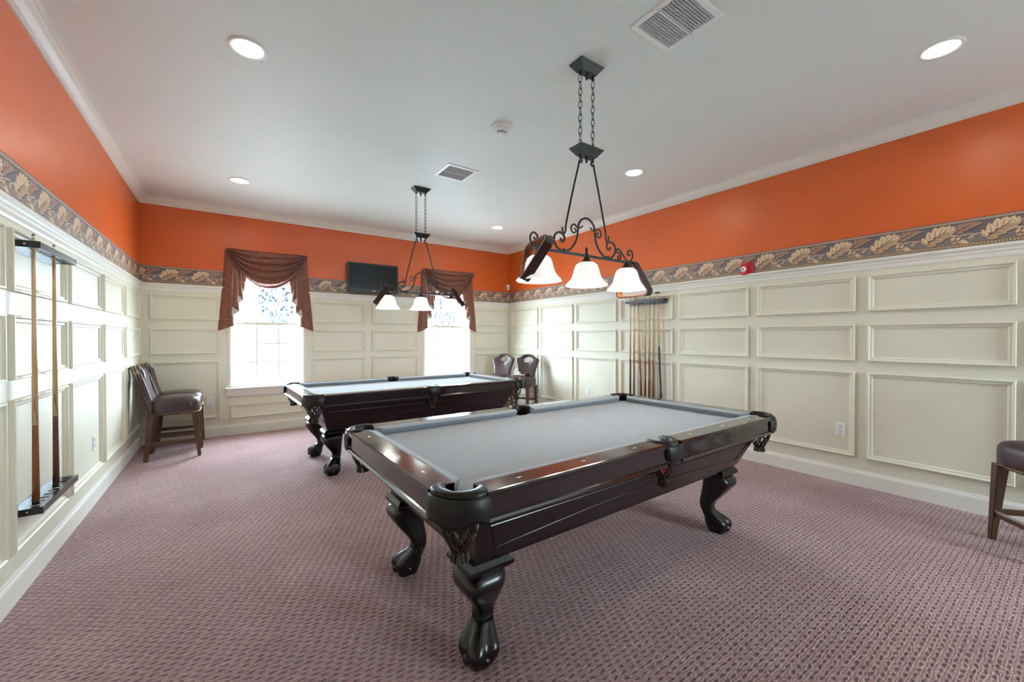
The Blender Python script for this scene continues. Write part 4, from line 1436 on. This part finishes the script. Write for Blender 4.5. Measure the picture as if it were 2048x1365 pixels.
# ================================================================== CURTAINS
def valance(label, x0, x1):
    """Board-mounted swag with two pleated, lined tails."""
    t = thing('swag_valance', label, 'curtain', ((x0 + x1) / 2, YB - WB, 2.06), 0, 'window swag valances')
    cx = 0.0
    hw = (x1 - x0) / 2 + 0.030
    zt = 2.585 - 2.06
    mb = MB(); mb.box(-hw + 0.035, hw - 0.035, -0.070, -0.001, zt - 0.040, zt - 0.018); mb.build('mounting_board', 'white_trim', t)
    D = 0.515
    NU, NV = 56, 60
    def swag(off):
        rings = []
        for j in range(NV + 1):
            v = j / NV
            row = []
            for i in range(NU + 1):
                u = -1 + 2 * i / NU
                e = 1 - abs(u) ** 2.3
                fold = (v ** 0.9) * 5.5
                amp = 0.030 * min(1, e * 2.2) * (0.25 + 0.75 * min(1, v * 3)) * (1 - 0.25 * v)
                y = -0.122 - 0.034 * e * math.sin(PI * min(1, v * 0.9)) - amp * math.cos(2 * PI * fold + 0.8 * math.sin(3 * u)) + off
                z = zt - v * D * e + 0.010 * math.sin(2 * PI * fold) * e
                x = cx + u * hw * (1 - 0.02 * v)
                row.append((x, y, z))
            rings.append(row)
        return rings
    mb = MB(); mb.loops(swag(0.0), 0, True, False, False, False)
    mb.loops(swag(0.004), 0, True, False, False, False)
    mb.build('swag', 'curtain', t, fix=False)
    for sg in (-1, 1):
        # pleat corners from the outer edge inwards: in from the edge at the top and at the foot, depth, foot height;
        # each inner layer hangs in front of the one before it, so the folded-back lining shows below the face
        P = [(0.000, -0.085, -0.014, 1.455), (0.045, 0.010, -0.062, 1.490), (0.090, 0.105, -0.058, 1.530), (0.060, 0.015, -0.066, 1.625),
             (0.130, 0.178, -0.080, 1.725), (0.100, 0.068, -0.086, 1.795), (0.180, 0.236, -0.100, 1.885),
             (0.150, 0.148, -0.106, 1.955), (0.212, 0.252, -0.118, 2.020), (0.190, 0.200, -0.122, 2.065), (0.240, 0.262, -0.108, 2.160)]
        lined = {3, 5, 7}
        back = [(0.015, -0.02, -0.048, 1.60), (0.080, 0.060, -0.046, 1.70), (0.150, 0.130, -0.046, 1.86), (0.235, 0.225, -0.046, 2.10)]
        zl = 1.455
        NZ = 18
        parts = {'tail': MB(), 'tail_lining': MB()}
        segs2 = [(P[k], P[k + 1], k) for k in range(len(P) - 1)] + [(back[k], back[k + 1], -1) for k in range(3)]
        for S0, S1, k in segs2:
            A0, A1 = list(S0), list(S1)
            if k in lined:                     # the lining starts under the face fold that hangs over it
                nx = P[k + 2]
                w = max(0.0, (nx[1] - 0.012 - A0[1]) / (A1[1] - A0[1]))
                A0 = [nx[0] - 0.002, nx[1] - 0.012, A0[2] + (A1[2] - A0[2]) * w, A0[3] + (A1[3] - A0[3]) * w]
            strip = []
            for q in (0, 0.2, 0.4, 0.6, 0.8, 1.0):
                col = [A0[m] + (A1[m] - A0[m]) * q for m in range(4)]
                col[2] -= 0.012 * math.sin(PI * q) * (0 if k < 0 else 1 if k not in lined else -0.3)
                strip.append(col)
            rows = []
            for jz in range(NZ + 1):
                sv = jz / NZ
                row = []
                for a, b, y, zf in strip:
                    z = zt + 2.06 - 0.006
                    z = z + (zf - z) * sv
                    gz = min(1, max(0, (2.58 - z) / (2.58 - zl)))
                    x = a + (b - a) * gz ** 1.2
                    row.append((sg * (hw - x), y * (0.6 + 0.4 * gz) - 0.006, z - 2.06))
                rows.append(row)
            parts['tail_lining' if k in lined else 'tail'].loops(rows, 0, True, False, False, False)
        parts['tail'].build('tail', 'curtain', t)
        parts['tail_lining'].build('tail_lining', 'lining', t)
    return t


valance('rust-brown paisley swag curtain on the window beside the corner stools', *WINS[0])
valance('rust-brown paisley swag curtain on the window behind the far lamp', *WINS[1])

# ================================================================== WALL THINGS
t = thing('television', 'black flat television mounted high between the two curtained windows', 'television', (1.978, YB, 2.335))
mb = MB(); mb.box(-0.12, 0.12, -0.055, -0.004, -0.10, 0.10); mb.build('wall_mount', 'black_metal', t)
mb = MB(); mb.box(-0.410, 0.410, -0.095, -0.050, -0.238, 0.240); mb.build('housing', 'black', t, bevel=0.008)
mb = MB(); mb.box(-0.378, 0.378, -0.0972, -0.0955, -0.180, 0.212); mb.build('screen', 'screen', t)
mb = MB(); mb.box(-0.028, 0.028, -0.0975, -0.0955, -0.214, -0.207); mb.build('badge', 'sight', t)
mb = MB(); mb.box(-0.25, 0.25, -0.094, -0.060, -0.246, -0.236); mb.build('speaker_bar', 'black', t)

t = thing('fire_alarm', 'red fire alarm horn with white strobe on the wallpaper border', 'fire alarm', (XR, 2.212, 2.120))
mb = MB(); mb.box(-0.022, 0, -0.060, 0.060, -0.068, 0.070); mb.build('back_box', 'red', t, bevel=0.004)
mb = MB(); mb.box(-0.052, -0.020, -0.012, 0.058, -0.066, 0.066); mb.build('strobe_housing', 'red', t, bevel=0.006)
mb = MB(); mb.sphere((-0.052, 0.023, -0.006), 0.030, 16, 10, 0, (0.55, 0.95, 1)); mb.build('strobe', 'strobe', t)
for k in range(5):
    mb = MB(); mb.box(-0.026, -0.021, -0.050, -0.020, -0.045 + 0.021 * k, -0.036 + 0.021 * k); mb.build('horn_slot', 'red', t)
mb = MB(); mb.sphere((-0.066, 0.023, -0.006), 0.010, 10, 8); mb.build('flash_tube', 'dark_slot', t)

t = thing('motion_sensor', 'small white motion sensor in the far corner above the border', 'motion sensor', (XR - 0.030, YB - 0.030, 2.385), PI / 4)
mb = MB(); mb.box(-0.030, 0.026, -0.028, 0.028, -0.052, 0.052)
mb.build('body', 'white', t, bevel=0.006)
mb = MB(); mb.box(-0.033, -0.029, -0.020, 0.020, -0.040, 0.005); mb.build('lens', 'vent_grey', t)


def outlet(label, loc, rz):
    t = thing('wall_outlet', label, 'outlet', loc, rz, 'white wall outlets')
    mb = MB(); mb.frustum((-0.038, 0.038, -0.061, 0.061), 0, (-0.035, 0.035, -0.058, 0.058), 0.007)
    p = mb.build('cover_plate', 'white', t); p.rotation_euler = (PI / 2, 0, 0)
    for z in (-0.026, 0.026):
        mb = MB(); mb.box(-0.016, 0.016, -0.0095, -0.006, z - 0.014, z + 0.014); r = mb.build('receptacle', 'white', t, bevel=0.002)
        for x in (-0.006, 0.006):
            mb = MB(); mb.box(x - 0.0012, x + 0.0012, -0.0102, -0.0094, z - 0.002, z + 0.008); mb.build('slot', 'dark_slot', r)
        mb = MB(); mb.lathe([(0.0025, 0), (0.0025, 0.001)], 8, (0, 0, 0)); q = mb.build('ground_hole', 'dark_slot', r)
        q.rotation_euler = (PI / 2, 0, 0); q.location = (0, -0.0094, z - 0.008)
    mb = MB(); mb.sphere((0, -0.0075, 0), 0.003, 8, 6); mb.build('screw', 'steel', t)


outlet('white wall outlet low on the wall behind the corner stools, under the window wall panel', (-0.203, YB - WB, 0.493), 0)
outlet('white wall outlet in the panel beyond the nearer pool table, facing the camera', (XR - WB, 1.370, 0.496), PI / 2 * 3)
outlet('white wall outlet in the panel beside the full cue row', (XR - WB, 4.670, 0.500), PI / 2 * 3)
outlet('white wall outlet between the two-cue rack and the corner stools', (XL + WB, 4.690, 0.498), PI / 2)
